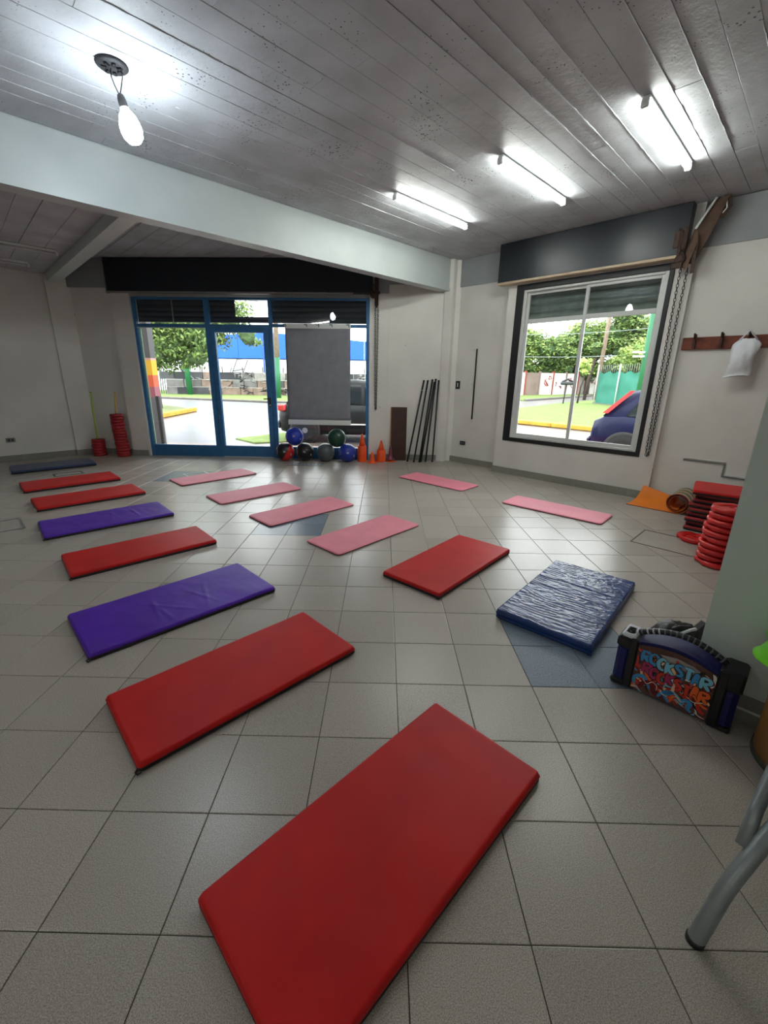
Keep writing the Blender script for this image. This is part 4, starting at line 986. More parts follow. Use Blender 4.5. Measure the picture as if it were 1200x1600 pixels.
cl = thing('green_cloth', 'bright lime green crumpled cloth draped over the drum at the right edge', 'cloth', (1.575, .565, .487))
LG = M('lime_cloth', srgb(122, 232, 18), .65, bump=.1, bscale=60, sheen=.3, var=.08, vscale=12)
q = MB(); vs = []; fs = []; nu, nv = 64, 22
for j in range(nv+1):
    t_ = j/nv
    for i in range(nu):
        a = 2*pi*i/nu; drop = .075+.03*sin(a*2+1)+.035*noise.noise(Vector((cos(a)*2, sin(a)*2, 8)))
        if t_ < .5: r_ = .195*(t_/.5); z = .22+.09*noise.noise(Vector((r_*cos(a)*9, r_*sin(a)*9, 2)))-.2*(t_/.5)**2.2
        else: s_ = (t_-.5)/.5; r_ = .200+.03*s_+.018*sin(a*7+2*s_)*s_**.6+.012*noise.noise(Vector((a*3, s_*3, 1))); z = .02-drop*s_
        vs.append((r_*cos(a), r_*sin(a), z))
for j in range(nv):
    for i in range(nu): k = (i+1) % nu; fs.append((j*nu+i, j*nu+k, (j+1)*nu+k, (j+1)*nu+i))
q.add(vs, fs, LG, True); o = q.build('drape', parent=cl); md = o.modifiers.new('t', 'SOLIDIFY'); md.thickness = .004; md.offset = 1

# ================================================================ CHAIR at the right edge (only its legs show)
chr_ = thing('metal_chair', 'grey tubular metal chair of which only the bent legs show at the lower right', 'chair', (.772, .018, 0))
def leg(pts, name='leg', r=.021):
    q = MB(); P = [Vector(p) for p in pts]; S = []
    for i in range(len(P)-1):
        p0, p1, p2, p3 = P[max(0, i-1)], P[i], P[i+1], P[min(len(P)-1, i+2)]
        for k in range(6): t_ = k/6; S.append(.5*((2*p1)+(-p0+p2)*t_+(2*p0-5*p1+4*p2-p3)*t_**2+(-p0+3*p1-3*p2+p3)*t_**3))
    S.append(P[-1]); q.tube(S, r, 14, GREYM); o = q.build(name, parent=chr_)
    c_ = MB(); c_.lathe([(r*1.03, -.001), (r*1.05, .012), (r*1.02, .014)], 14, BLACK, Matrix.Translation(pts[0])); c_.build('foot', parent=o); return o
leg([(0, 0, .0), (.032, .014, .075), (.072, .034, .145), (.125, .056, .21), (.195, .085, .275), (.28, .115, .355), (.36, .14, .46)])
leg([(.64, -.52, 0), (.62, -.5, .2), (.58, -.42, .40), (.55, -.36, .46)])
leg([(.03, -.5, 0), (.10, -.45, .2), (.22, -.36, .40), (.26, -.32, .46)])
leg([(.80, .17, 0), (.74, .15, .2), (.62, .12, .42), (.56, .1, .46)])
q = MB(); q.tube([(.135, .085, .232), (.20, .14, .30), (.27, .19, .38), (.34, .22, .455)], .017, 12, GREYM); q.build('brace', parent=chr_)
q = MB(); q.box((.43, -.1, .47), (.42, .42, .03), GREYP, .3, bev=.012); q.build('seat', parent=chr_)
q = MB(); q.box((.65, -.12, .75), (.03, .4, .3), GREYP, .3, bev=.012); q.tube([(.6, -.25, .47), (.66, -.27, .9)], .012, 8, GREYM); q.tube([(.6, .05, .47), (.64, .03, .9)], .012, 8, GREYM); q.build('backrest', parent=chr_)

# ================================================================ FLOOR HATCHES and grille
def hatch(label, x, y, ang, w, d, mat_, fw=.012, lid=None, name='floor_hatch'):
    t = thing(name, label, 'floor hatch', (x, y, 0), radians(ang)); q = MB()
    for s in (-1, 1):
        q.bx(-w/2, w/2, s*d/2-fw/2, s*d/2+fw/2, .0002, .003, mat_); q.bx(s*w/2-fw/2, s*w/2+fw/2, -d/2, d/2, .0002, .003, mat_)
    q.build('frame', parent=t)
    q = MB(); q.bx(-w/2+fw, w/2-fw, -d/2+fw, d/2-fw, .0002, .0016, lid or TILE, None); q.build('lid', parent=t); return t
hatch('metal-edged square floor hatch in front of the red mat stack', 2.575, 2.955, 45, .46, .5, M('dark_joint', srgb(84, 78, 72), .8), .009)
hatch('small metal-framed floor hatch between the navy mat and a red mat', -4.72, 5.31, 45, .34, .2, BLACK, .02)
hatch('metal-framed floor hatch cut off by the left edge of the photo', -3.83, 3.0, 45, .5, .4, GREYP, .02)
hatch('pale-framed hatch on blue tiles behind the pink mat nearest the door', -2.86, 5.42, 45, .3, .26, ALU, .014, BTILE)
gr_ = thing('floor_grille', 'grey floor grille in the tiles in front of the medicine balls', 'grille', (-1.38, 6.27, 0))
q = MB(); q.bx(-.3, .3, -.11, .11, .0002, .0025, M('grille_base', srgb(104, 108, 112), .5)); q.build('plate', parent=gr_)
for k in range(9): q = MB(); q.bx(-.28+.062*k, -.245+.062*k, -.085, .085, .0025, .005, M('grille_bar', srgb(132, 136, 140), .4)); q.build('bar', parent=gr_)

# ================================================================ OUTSIDE
G0 = -.15
ASPH = M('wet_asphalt', srgb(118, 114, 112), .28, var=.12, vscale=.6, bump=.05, bscale=6)
GRASS = M('grass_green', srgb(104, 122, 56), .9, var=.25, vscale=3, bump=.6, bscale=60)
GRASS2 = M('pale_grass', srgb(118, 126, 78), .9, var=.25, vscale=3, bump=.6, bscale=60)
PAVE = M('broken_pavement', srgb(150, 128, 116), .7, var=.25, vscale=9, bump=.5, bscale=30)
KERBY = M('yellow_kerb_paint', srgb(206, 150, 44), .6, var=.2, vscale=4)
KERBG = M('kerb_concrete', srgb(110, 104, 100), .8, var=.2, vscale=4)
b = MB(); b.bx(-90, 90, -30, 110, G0-.3, G0-.02, ASPH); struct(b.build('road'))
def patch(name, pts, z, mat_):
    q = MB(); q.prism(pts, G0-.05, z, mat_); return struct(q.build(name))
patch('verge', [(-8.4, 15.2), (-8.5, 18.5), (-11.4, 21.4), (-24, 25), (-24, 14.2), (-10, 14.6)], G0+.07, GRASS2)
patch('verge', [(-3.9, 10.2), (-3.0, 11.4), (-2, 12.6), (2.2, 12.6), (2.2, 11.6), (-2.3, 11.5), (-2.5, 9.8), (-3.2, 9.5)], G0+.01, GRASS)
patch('pavement', [(-2.5, 8.81), (4, 8.81), (4, 11.5), (-2.2, 11.5)], G0-.005, M('dark_soil', srgb(66, 54, 46), .8, var=.3, vscale=6))  # dark brown ground patch under and in front of the grey car
patch('pavement', [(-14, 7.35), (4.0, 7.3), (4.0, 8.8), (-14, 9.5)], G0+.02, PAVE)
patch('verge', [(-26, 31), (-14.7, 28.4), (-7, 25.4), (3, 25.6), (9, 33), (13, 60), (-26, 60)], G0+.04, GRASS)
patch('verge', [UV(14.3, 7.5), UV(15.4, 9.2), UV(20.9, 10.9), UV(28.7, 11.8), UV(36, 12.1), UV(36, -6), UV(14, -6)], G0+.08, GRASS)
patch('verge', [UV(30, 15.2), UV(36, 15.5), UV(60, 17), UV(60, 40), UV(30, 40)], G0+.05, GRASS)
patch('pavement', [UV(5.9, 3.6), UV(11.4, 7.4), UV(12.6, 4.4), UV(12.6, -6), UV(5.9, -6)], G0+.0, PAVE)
def kerb(name, label, pts, mat_, h=.12, w=.16, step=1.0):
    t = thing(name, label, 'kerb', (*pts[0], G0)); o0 = Vector(pts[0])
    for a, c in zip(pts, pts[1:]):
        a, c = Vector(a)-o0, Vector(c)-o0; d = c-a; n = max(1, int(d.length/step)); 
        for k in range(n):
            m_ = a+d*((k+.5)/n); q = MB(); q.box((m_.x, m_.y, h/2), (d.length/n-.01, w, h), mat_, atan2(d.y, d.x), bev=.02); q.build('kerb_stone', parent=t)
kerb('kerb', 'yellow kerb at the tip of the grass island across the street, seen through the left pane', [(-9.6, 14.6), (-8.4, 15.2), (-8.5, 18.5)], KERBY, .16, .2)
kerb('kerb', 'yellow kerb along the lawn outside the sliding window', [UV(20.9, 10.9), UV(15.4, 9.2), UV(14.2, 7.5), UV(13.95, 4.4), UV(13.9, -1)], KERBY, .14, .2, 1.2)
kerb('kerb', 'grey kerb on the far side of the street outside the shop front', [(-26, 31), (-14.7, 28.4), (-7, 25.4), (3, 25.6)], KERBG, .1, .2, 1.6)
kerb('kerb', 'grey kerb on the far side of the street outside the sliding window', [UV(30, 15.2), UV(36, 15.5), UV(60, 17)], KERBG, .12, .25, 2.)

# neighbour's painted wall edge, seen through the left pane
t = thing('painted_wall_end', 'end of a neighbouring wall painted in grey, yellow, orange and mauve, outside left', 'wall', (-5.1, 8.0, G0))
for (z0, z1, c, nme) in ((0, 1.13, srgb(96, 94, 100), 'grey'), (1.13, 1.33, srgb(150, 88, 100), 'mauve'), (1.33, 1.55, srgb(214, 92, 60), 'orange'), (1.55, 1.83, srgb(222, 170, 40), 'yellow'), (1.83, 1.87, srgb(196, 150, 140), 'pink'), (1.87, 3.4, srgb(84, 82, 84), 'dark')):
    q = MB(); q.bx(-.5, .47, -.1, .1, z0, z1, M('mural_'+nme, c, .7)); q.build('painted_band', parent=t)
q = MB(); q.bx(.475, .53, -.12, -.06, .0, 1.15, BLACK); q.build('leaning_panel', parent=t)

# block wall with graffiti, each block its own piece
t = thing('block_wall', 'low graffiti covered block wall across the street behind the green poles', 'wall', (-17.2, 34, G0))
bc = [M('block_'+n_, srgb(*c), .85, var=.3, vscale=2.5) for n_, c in (('dark', (70, 69, 73)), ('grey', (104, 101, 100)), ('tan', (126, 106, 96)), ('pale', (136, 131, 128)), ('black', (48, 48, 54)))]
rw_ = random.Random(4)
for r_ in range(3):
    x = -rw_.uniform(0, .6)
    while x < 19.5:
        w_ = rw_.uniform(.8, 1.7); q = MB(); q.box((x+w_/2, rw_.uniform(-.03, .03), .02+r_*.58+.285), (w_-.03, .25, .56), rw_.choice(bc), 0, bev=.02); q.build('block', parent=t); x += w_
gm = [M('graffiti_'+n_, srgb(*c), .7) for n_, c in (('white', (160, 158, 156)), ('ink', (40, 40, 46)))]
q = MB()
for k in range(70):
    x = rw_.uniform(.3, 19); z = rw_.uniform(.2, 1.6); pts = [(x+rw_.uniform(-.35, .35), -.165, z+rw_.uniform(-.22, .22)) for _ in range(5)]; q.tube(pts, .03, 4, gm[k % 2])
tag(q.build('graffiti', parent=t), kind='stuff')
for k in range(12):
    x = 1.2+k*1.6; q = MB(); q.box((x, 0, 1.95), (.06, .06, .42), RUST); q.build('iron_stub', parent=t)
# white gate left of the wall
t = thing('white_gate', 'white wall end with a barred gate, left of the block wall', 'gate', (-18.6, 34, G0))
q = MB(); q.bx(-6, 0, -.1, .1, 0, 2.0, M('whitewash', srgb(220, 218, 214), .8)); q.build('wall_panel', parent=t)
for k in range(7): q = MB(); q.bx(.1+.17*k, .14+.17*k, -.03, .03, 0, 2.0, BLACK); q.build('bar', parent=t)
# warehouse
WW = M('warehouse_white', srgb(226, 228, 228), .7, var=.05, vscale=1); WB = M('warehouse_blue', srgb(22, 96, 214), .6, var=.06, vscale=1)
t = thing('warehouse', 'long white warehouse with a broad blue band behind the block wall', 'building', (-10, 42, G0))
for k in range(11): q = MB(); q.bx(-22+3*k+.0, -19+3*k-.03, 0, .3, 0, 3.08, WW); q.build('wall_panel', parent=t)
for k in range(11):
    x0 = -22+3*k; f = lambda x: 4.9+ .055*(x+10) if x < -1 else 5.4-.075*(x+1); q = MB(); q.xz([(x0, 3.08), (x0+2.97, 3.08), (x0+2.97, f(x0+3)), (x0, f(x0))], -.06, .3, WB); q.build('blue_panel', parent=t)
q = MB(); q.bx(-22, 11, 0, 14, 3.0, 3.1, WW); q.bx(-22, 11, 13.8, 14, 0, 3.1, WW); q.build('roof', parent=t)
for x in (-1.6, -9.5): q = MB(); q.tube([(x, -.12, 0), (x, -.12, 5.2)], .07, 8, M('blue_pipe', srgb(40, 80, 150), .5)); q.build('downpipe', parent=t)
q = MB()
for pts in ([(-5, 1.2), (-4.2, 3), (-3.2, 2.9), (-4, 1.1), (-5, 1.2)], [(-4.7, 1.9), (-3.6, 2.1)], [(-5.6, 1.7), (-5.2, 1.2), (-4.8, 2.2)], [(-3.1, 1.4), (-2.8, 1.9), (-2.6, 1.3)], [(-8.8, 1.0), (-8.8, 2.6), (-7.9, 2.6), (-7.9, 1.0)]):
    q.tube([(x, -.03, z) for x, z in pts], .035, 4, M('thin_black_graffiti', srgb(70, 70, 74), .7))
tag(q.build('graffiti', parent=t), kind='stuff')

def pole(label, x, y, h, r, zg, lean=0, arms=False, cat='pole', top=None):
    t = thing('utility_pole', label, cat, (x, y, G0)); GP_ = M('green_pole_paint', srgb(28, 104, 64), .5, var=.1, vscale=3); WP_ = top or M('weathered_pole_wood', srgb(140, 120, 104), .8, var=.25, vscale=5)
    q = MB(); q.tube([(0, 0, 0), (lean*zg/h, 0, zg)], [r*1.02, r*.98], 14, GP_ if zg > .1 else WP_); q.build('lower_shaft', parent=t)
    q = MB(); q.tube([(lean*zg/h, 0, zg), (lean, 0, h)], [r*.97, r*.75], 14, WP_); q.build('upper_shaft', parent=t)
    if arms:
        q = MB(); q.box((lean*.9, 0, h*.9), (1.8, .1, .12), WP_); q.build('cross_arm', parent=t)
    return t
pole('utility pole painted green at its foot, rising out of the left tree', -15.2, 33.3, 9, .21, 4.4, -.4, True)
pole('utility pole painted green at its foot, seen through the pane left of the banner', -7.5, 30, 9, .18, 2.75, .1, True)
pole('weathered wooden utility pole in front of the trees, outside the sliding window', *UV(36, 12.4), 10, .17, .05, .3, True)
pp = pole('thick green post at the right side of the sliding window, behind the blue car', *UV(18.6, 4.62), 7, .16, 4.9, 0, top=M('salmon_post_top', srgb(200, 130, 110), .6))
q = MB(); q.box((-.3, 0, 2.6), (.5, .12, .06), WHITEP); q.box((-.3, 0, 2.45), (.45, .12, .06), WHITEP); q.build('bracket', parent=pp)
for k, (a, c, lab) in enumerate((((-16, 33.3, 7.9), (6, 30, 7.6), 'highest'), ((-16, 33.2, 7.2), (6, 27, 6.0), 'middle'), ((-16, 33.1, 6.4), (6, 24, 4.9), 'lowest'))):
    t = thing('overhead_wire', lab+' black overhead wire crossing the sky above the warehouse', 'wire', a); d = Vector(c)-Vector(a)
    q = MB(); q.tube([d*s_+Vector((0, 0, -1.2*s_*(1-s_)*2)) for s_ in [i/16 for i in range(17)]], .022, 5, BLACK); q.build('cable', parent=t)
for k, (z0, lab) in enumerate(((5.4, 'upper'), (3.7, 'lower'))):
    A = Vector((*UV(33, 24), z0)); B = Vector((*UV(36, 6), z0-.2)); t = thing('overhead_wire', lab+' wire crossing in front of the trees outside the sliding window', 'wire', A); d = B-A
    q = MB(); q.tube([d*s_+Vector((0, 0, -1.0*s_*(1-s_)*2)) for s_ in [i/16 for i in range(17)]], .02, 5, M('pale_wire', srgb(150, 158, 160), .5)); q.build('cable', parent=t)

# wall panels behind the lawn
A = Vector(UV(33, 21.5)); B = Vector(UV(60, 15.9)); d = B-A; ang = atan2(d.y, d.x); n_ = 13
t = thing('panel_wall', 'old wall of white and grey panels with rusty posts behind the lawn', 'wall', (A.x, A.y, G0), ang); Lp = d.length/n_
pc = [M('panel_'+nm, srgb(*c), .8, var=.18, vscale=1.2) for nm, c in (('brown', (126, 108, 100)), ('white', (214, 210, 204)), ('grey', (150, 142, 136)), ('blotchy', (206, 190, 186)))]
for k in range(n_):
    q = MB(); q.bx(k*Lp+.12, (k+1)*Lp-.02, -.06, .06, 0, 2.15, pc[[0, 2, 1, 0, 3, 1, 1, 2, 1, 3, 0, 1, 2][k]]); q.build('wall_panel', parent=t)
    q = MB(); q.bx(k*Lp-.04, k*Lp+.14, -.1, .1, 0, 2.3, M('rusty_red_post', srgb(140, 60, 50), .7) if k % 2 else pc[0]); q.build('post', parent=t)
q = MB()
for k in range(26): x = rw_.uniform(8, 30); z = rw_.uniform(.5, 1.8); q.tube([(x+rw_.uniform(-.4, .4), -.09, z+rw_.uniform(-.3, .3)) for _ in range(5)], .035, 4, M('red_graffiti', srgb(170, 60, 70), .7))
tag(q.build('graffiti', parent=t), kind='stuff')

# fence with green tarpaulin
TARP = M('green_tarpaulin', srgb(44, 122, 104), .6, var=.12, vscale=2)
A = Vector(UV(29.9, 10.2)); B = Vector(UV(24.5, 3.4)); d = B-A; ang = atan2(d.y, d.x); Lf = d.length
t = thing('tarp_fence', 'metal fence covered with green tarpaulin, outside the sliding window behind the blue car', 'fence', (A.x, A.y, G0), ang)
q = MB(); vs = []; fs = []; nx_ = 50
for i in range(nx_+1):
    for j in range(9):
        x = Lf*i/nx_; sag = .14*sin(i*.55)**2 if j == 8 else 0; vs.append((x, .07*noise.noise(Vector((x*1.6, j*.5, 1))), .1+j*.25-sag))
for i in range(nx_):
    for j in range(8): a = i*9+j; fs.append((a, a+9, a+10, a+1))
q.add(vs, fs, TARP, True); q.build('tarpaulin', parent=t)
for k in range(5): q = MB(); q.tube([(k*Lf/4, -.1, 0), (k*Lf/4, -.1, 2.5)], .04, 8, ALU); q.build('post', parent=t)
for k in range(44): q = MB(); q.tube([(k*Lf/44, .1, 2.0), (k*Lf/44, .1, 2.5)], [.022, .012], 5, GREYP); q.build('picket', parent=t)
q = MB(); q.bx(0, Lf, -.18, .12, 0, .12, KERBG); q.build('base_course', parent=t)
# letter box on a post
t = thing('post_box', 'small dark box on a thin leaning post on the lawn', 'mailbox', (*UV(27.5, 11.3), G0+.08))
q = MB(); q.tube([(0, 0, 0), (.08, 0, 1.15)], .035, 7, BLACK); q.build('post', parent=t)
q = MB(); q.box((.1, 0, 1.25), (.75, .4, .2), M('dark_box', srgb(44, 46, 48), .5), -.6, bev=.06); q.tube([(-.2, .1, 1.33), (.1, 0, 1.5), (.4, -.1, 1.36)], .06, 7, BLACK); q.build('box', parent=t)

# trees
def leafmat(nm, c): return M(nm, srgb(*c), .75, var=.2, vscale=1.5)
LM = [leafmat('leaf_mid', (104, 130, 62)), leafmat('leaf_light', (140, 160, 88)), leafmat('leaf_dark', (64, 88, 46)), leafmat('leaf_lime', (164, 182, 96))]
BARK = M('dark_bark', srgb(66, 54, 48), .9, var=.3, vscale=10, bump=.4)
def crown(blobs, n, s, mats, seed):
    rg_ = random.Random(seed); q = MB(); tot = sum(b_[3]*b_[4]*b_[5] for b_ in blobs)
    for bi_, (cx, cy, cz, rx, ry, rz_) in enumerate(blobs):
        vs = []; fs = []; nu, nv = 14, 9
        for j in range(nv+1):
            for i in range(nu):
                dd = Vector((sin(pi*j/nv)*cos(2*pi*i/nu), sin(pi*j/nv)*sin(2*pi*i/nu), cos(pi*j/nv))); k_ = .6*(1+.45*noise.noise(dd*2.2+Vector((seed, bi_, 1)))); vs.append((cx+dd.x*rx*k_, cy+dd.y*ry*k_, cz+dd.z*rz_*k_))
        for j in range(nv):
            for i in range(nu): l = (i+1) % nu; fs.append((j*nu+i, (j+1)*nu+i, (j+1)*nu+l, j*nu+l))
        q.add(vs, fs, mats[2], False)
        m_ = int(n*rx*ry*rz_/tot)
        clumps = []
        for _ in range(max(6, m_//55)):
            dd = Vector((rg_.gauss(0, 1), rg_.gauss(0, 1), rg_.gauss(0, 1))).normalized(); k_ = rg_.uniform(.5, 1); clumps.append(Vector((cx+dd.x*rx*k_, cy+dd.y*ry*k_, cz+dd.z*rz_*k_)))
        for _ in range(m_):
            c_ = rg_.choice(clumps); g_ = min(rx, rz_)*.2; p = c_+Vector((rg_.gauss(0, g_), rg_.gauss(0, g_), rg_.gauss(0, g_*.8)))
            a = Vector((rg_.gauss(0, 1), rg_.gauss(0, 1), rg_.gauss(0, 1))).normalized(); b_ = a.orthogonal().normalized()*s*rg_.uniform(.5, 1); a = a*s*rg_.uniform(.6, 1.2)
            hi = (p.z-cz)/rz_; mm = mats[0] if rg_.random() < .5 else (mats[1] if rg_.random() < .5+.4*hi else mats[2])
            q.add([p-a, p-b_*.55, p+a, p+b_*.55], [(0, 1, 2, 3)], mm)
    return q
def tree(label, x, y, th, tr, blobs, n, s, mats, seed, group=None, lean=0):
    t = thing('tree', label, 'tree', (x, y, G0), 0, group)
    q = MB(); q.tube([(0, 0, 0), (lean*.3, 0, th*.5), (lean, 0, th)], [tr*1.2, tr, tr*.7], 9, BARK)
    rg_ = random.Random(seed)
    for b_ in blobs[:5]:
        e = Vector(b_[:3]); q.tube([(lean, 0, th*.85), ((lean+e.x)/2+rg_.uniform(-.2, .2), e.y/2, (th+e.z)/2), e], [tr*.5, tr*.35, tr*.12], 6, BARK)
    q.build('trunk', parent=t); tag(crown(blobs, n, s, mats, seed).build('crown', parent=t), kind='stuff'); return t
tree('leafy green street tree outside the left pane, its crown hiding part of the warehouse', -10.4, 19, 2.2, .16, [(.9, .4, 3.2, 1.6, 1.4, 1.35), (-.9, .2, 3.6, 1.8, 1.6, 1.7), (2.3, 0, 3.3, 1.2, 1.2, 1.0), (3.3, -.2, 3.9, 1.3, 1.1, .8), (.2, -.4, 2.4, 1.0, 1., .7), (4.4, -.2, 3.1, .55, .5, .45), (1.2, .2, 4.6, 2.2, 1.6, 1.1), (2.0, 0, 2.3, .7, .6, .5)], 22000, .11, [LM[0], LM[1], LM[2]], 3)
tg = 'trees behind the panel wall outside the sliding window'
spots = [(40, 26, 'leftmost dense green tree behind the panel wall'), (43, 23.4, 'bushy green tree behind the brown panels, second from the left'), (46, 20.6, 'rounded green tree behind the white panels, third from the left'), (49, 18.0, 'green tree behind the window mullion, fourth from the left'), (50, 15.0, 'pale green tree left of the wooden utility pole'), (50, 11.6, 'tall green tree behind the wooden utility pole'), (48, 8.2, 'tall tree behind the tarp fence, right of the wooden pole')]
for k, (U_, V_, l) in enumerate(spots):
    hh = [4.4, 4.8, 5.2, 5.4, 5.6, 6.2, 6.4][k]; rr2 = random.Random(k)
    bl_ = [(rr2.uniform(-1.6, 1.6), rr2.uniform(-1, 1), hh*rr2.uniform(.62, 1.15), rr2.uniform(1.8, 2.5), 1.6, rr2.uniform(1.3, 1.9)) for _ in range(6)]+[(-.8, 0, 2.5, 1.9, 1.5, 1.2), (1, 0, 2.5, 1.9, 1.5, 1.2)]
    if k >= 4: bl_ += [(rr2.uniform(-2, 2), 0, hh*1.35, 2.2, 1.8, 1.8), (rr2.uniform(-2, 2), 0, hh*1.05, 2.2, 1.8, 1.6)]
    tree(l, *UV(U_, V_), 2.6, .25, bl_, 13000, .2, [[LM[0], LM[1], LM[2]], [LM[0], LM[3], LM[2]]][k % 2], 20+k, tg)
tree('dark trunked tree close behind the green post, outside the sliding window', *UV(36, 6.6), 4.6, .28, [(0, 0, 6.6, 2.4, 2, 1.7), (-1.6, 0, 5.4, 1.5, 1.4, 1.1), (1.5, 0, 5.6, 1.6, 1.4, 1.2), (.3, 0, 8.2, 2.2, 1.8, 1.2)], 6000, .16, [LM[0], LM[1], LM[2]], 41, None, .6)
tree('light green shrubby tree rising above the tarpaulin fence', *UV(33, 8.6), 2.2, .12, [(0, 0, 3.3, 1.5, 1.3, 1.0), (-1, 0, 2.9, 1., .9, .7), (.9, 0, 3.8, 1., .9, .8)], 4500, .12, [LM[1], LM[3], LM[0]], 42)
tree('slender young tree with lime leaves beside the window mullion', *UV(29, 11.0), 2.2, .05, [(0, 0, 2.6, .5, .45, .5), (.2, 0, 2.1, .35, .3, .3)], 420, .1, [LM[3], LM[1], LM[3]], 43, None, .3)
tree('leaning brown trunk with sparse leaves before the white panels', *UV(36, 13.2), 3.2, .11, [(.5, 0, 3.9, .8, .7, .6)], 500, .14, [LM[0], LM[1], LM[2]], 44, None, .4)

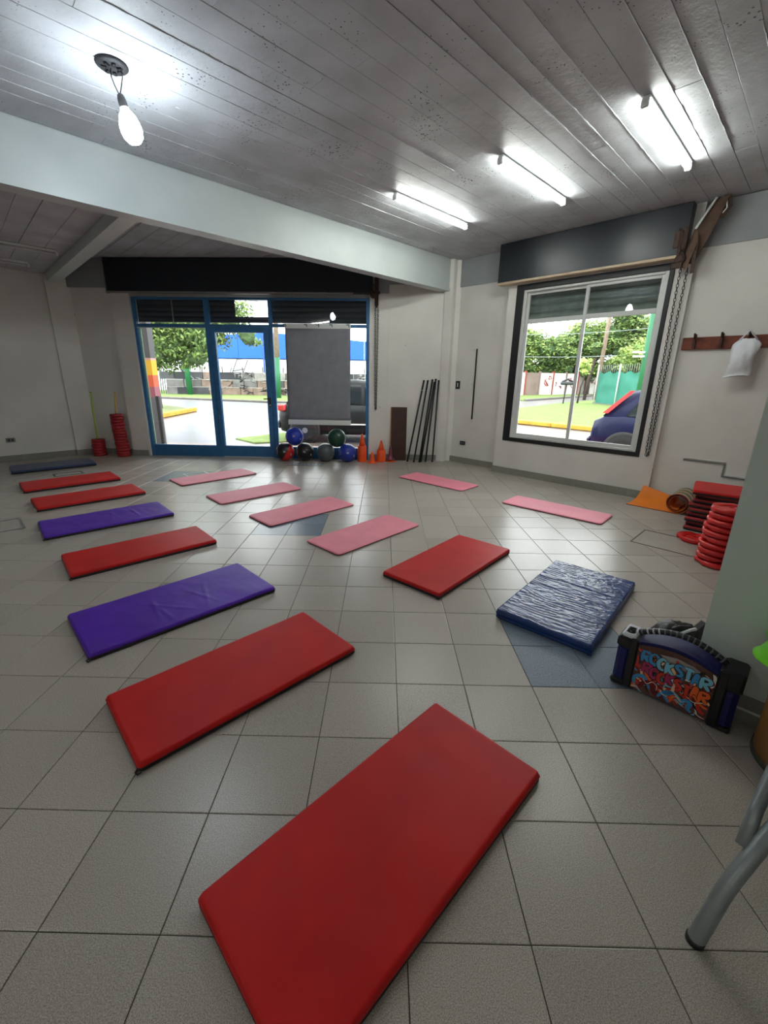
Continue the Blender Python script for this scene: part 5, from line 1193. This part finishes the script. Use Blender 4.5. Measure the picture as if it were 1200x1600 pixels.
# cars
def car(label, Tm, paint, lamp='rear'):
    t = thing('car', label, 'car'); t.matrix_world = Tm
    P = M('car_paint_'+lamp, paint, .35, coat=.06, spec=.15); DG = M('car_glass', srgb(30, 36, 40), .06, spec=.8); RL = M('tail_lamp_red', srgb(200, 30, 34), .2, coat=.6); TR = M('black_trim', srgb(24, 24, 26), .6); SLV = M('wheel_silver', srgb(150, 152, 156), .3, metal=.7); TY = M('tyre_rubber', srgb(24, 24, 25), .85)
    st = [(0.0, .34, .72, .62), (.06, .26, .84, .74), (.25, .22, .93, .82), (.6, .2, .95, .85), (1.6, .19, .93, .86), (2.7, .19, .90, .86), (3.1, .2, .86, .85), (3.6, .22, .76, .80), (3.95, .28, .66, .70), (4.05, .36, .56, .58)]
    q = MB(); vs = []; fs = []; n = 12
    for (x, zl, zt, w_) in st:
        zm = zl*.45+zt*.55
        ring = [(-w_*.86, zl), (-w_*.97, zl+.08), (-w_, zm-.05), (-w_*.985, zm+.08), (-w_*.93, zt-.03), (-w_*.84, zt), (w_*.84, zt), (w_*.93, zt-.03), (w_*.985, zm+.08), (w_, zm-.05), (w_*.97, zl+.08), (w_*.86, zl)]
        vs += [(x, y, z) for y, z in ring]
    for i in range(len(st)-1):
        for k in range(n): l = (k+1) % n; fs.append((i*n+k, i*n+l, (i+1)*n+l, (i+1)*n+k))
    fs.append(tuple(range(n))[::-1]); fs.append(tuple((len(st)-1)*n+k for k in range(n))); q.add(vs, fs, P, True); q.build('body', parent=t)
    gh = [(.22, .9, .95, .70, .70), (.62, .92, 1.40, .74, .56), (1.1, .92, 1.48, .75, .60), (1.9, .91, 1.50, .75, .61), (2.4, .9, 1.45, .75, .59), (3.12, .86, .89, .72, .72)]
    q = MB(); vs = []; fs = []
    for (x, zb, zt, wb, wt) in gh: vs += [(x, -wb, zb), (x, -wt-.02, zt-.07*(zt-zb)/.5), (x, -wt+.08, zt), (x, wt-.08, zt), (x, wt+.02, zt-.07*(zt-zb)/.5), (x, wb, zb)]
    for i in range(len(gh)-1):
        for k in range(5): fs.append((i*6+k, i*6+k+1, (i+1)*6+k+1, (i+1)*6+k))
    q.add(vs, fs, P, True); q.build('roof', parent=t)
    for sd in (-1, 1):   # side windows, slightly proud
        for poly in ([(.62, .95), (1.22, .95), (1.22, 1.36), (.86, 1.35)], [(1.3, .95), (2.05, .94), (2.05, 1.385), (1.3, 1.375)], [(2.13, .94), (2.86, .93), (2.42, 1.32), (2.13, 1.37)]):
            q = MB(); vs = []
            for off in (.004, .012):
                for x, z in poly: w_ = .75-(z-.92)*(.75-.60)/.56; vs.append((x, sd*(w_+.006+off), z))
            m_ = len(poly); q.add(vs, [tuple(range(m_)), tuple(range(m_, 2*m_))[::-1]]+[(i, (i+1) % m_, m_+(i+1) % m_, m_+i) for i in range(m_)], DG); q.build('side_window', parent=t)
        q = MB(); q.box((2.66, sd*.9, .97), (.1, .12, .1), P, 0, bev=.03); q.build('mirror', parent=t)
        for x in (1.42, 2.3): q = MB(); q.box((x, sd*.862, .78), (.16, .02, .03), TR, 0, bev=.005); q.build('door_handle', parent=t)
        for x in (1.26, 2.09, 2.95): q = MB(); q.box((x, sd*.857, .58), (.008, .012, .62), TR); q.build('door_gap', parent=t)
        for x in (.68, 3.2):
            Tw = Matrix.Translation((x, sd*.86, .30)) @ Matrix.Rotation(pi/2*(-sd), 4, 'X')
            q = MB(); q.lathe([(.36, -.16), (.375, -.02), (.36, .012), (.30, .008)], 26, TR, Tw); q.build('wheel_arch', parent=t)
            q = MB(); q.lathe([(.2, -.12), (.30, -.11), (.31, -.02), (.29, .02), (.2, .016)], 26, TY, Tw); w_o = q.build('wheel', parent=t)
            q = MB(); q.lathe([(.2, -.02), (.2, .012), (.17, .004), (.05, .018), (0, .02)], 20, SLV, Tw); q.build('rim', parent=w_o)
        if lamp == 'rear': q = MB(); q.box((.13, sd*.70, .83), (.2, .24, .16), RL, sd*.25, bev=.03); q.build('tail_lamp', parent=t)
        else:
            q = MB(); A_ = [(.20, .98), (.30, .98), (.66, 1.40), (.58, 1.40)]; vs = []
            for off in (.0, .02):
                for x, z in A_: w_ = .74-(z-.92)*.32; vs.append((x, sd*(w_+.008+off), z))
            q.add(vs, [(0, 1, 2, 3), (7, 6, 5, 4), (0, 4, 5, 1), (1, 5, 6, 2), (2, 6, 7, 3), (3, 7, 4, 0)], RL); q.build('tail_lamp', parent=t)
    q = MB(); q.add([(.235, -.58, .97), (.235, .58, .97), (.585, .48, 1.37), (.585, -.48, 1.37)], [(0, 1, 2, 3)], DG); q.add([(2.52, -.56, 1.41), (2.52, .56, 1.41), (3.06, .66, .92), (3.06, -.66, .92)], [(0, 1, 2, 3)], DG); tag(q.build('windscreens', parent=t), kind='stuff')
    q = MB(); q.box((.02, 0, .42), (.12, 1.44, .2), P if lamp != 'rear' else TR, 0, bev=.05); q.box((-.03, 0, .62), (.03, .5, .12), WHITEP, 0, bev=.01); q.build('rear_bumper', parent=t)
    q = MB(); q.box((1.93, -.872, .46), (2.0, .012, .03), WHITEP if lamp == 'rear' else TR); q.build('side_strip', parent=t)
    return t
car('dark grey car parked outside the shop front, partly hidden by the hanging banner', Matrix.Translation((-2.68, 10.56, G0)), srgb(27, 29, 31), 'rear')
car('dark blue car with red lamps up its rear pillar, outside the sliding window', FW @ Matrix.Translation((.26, 3.55, G0)), srgb(5, 11, 52), 'pillar')
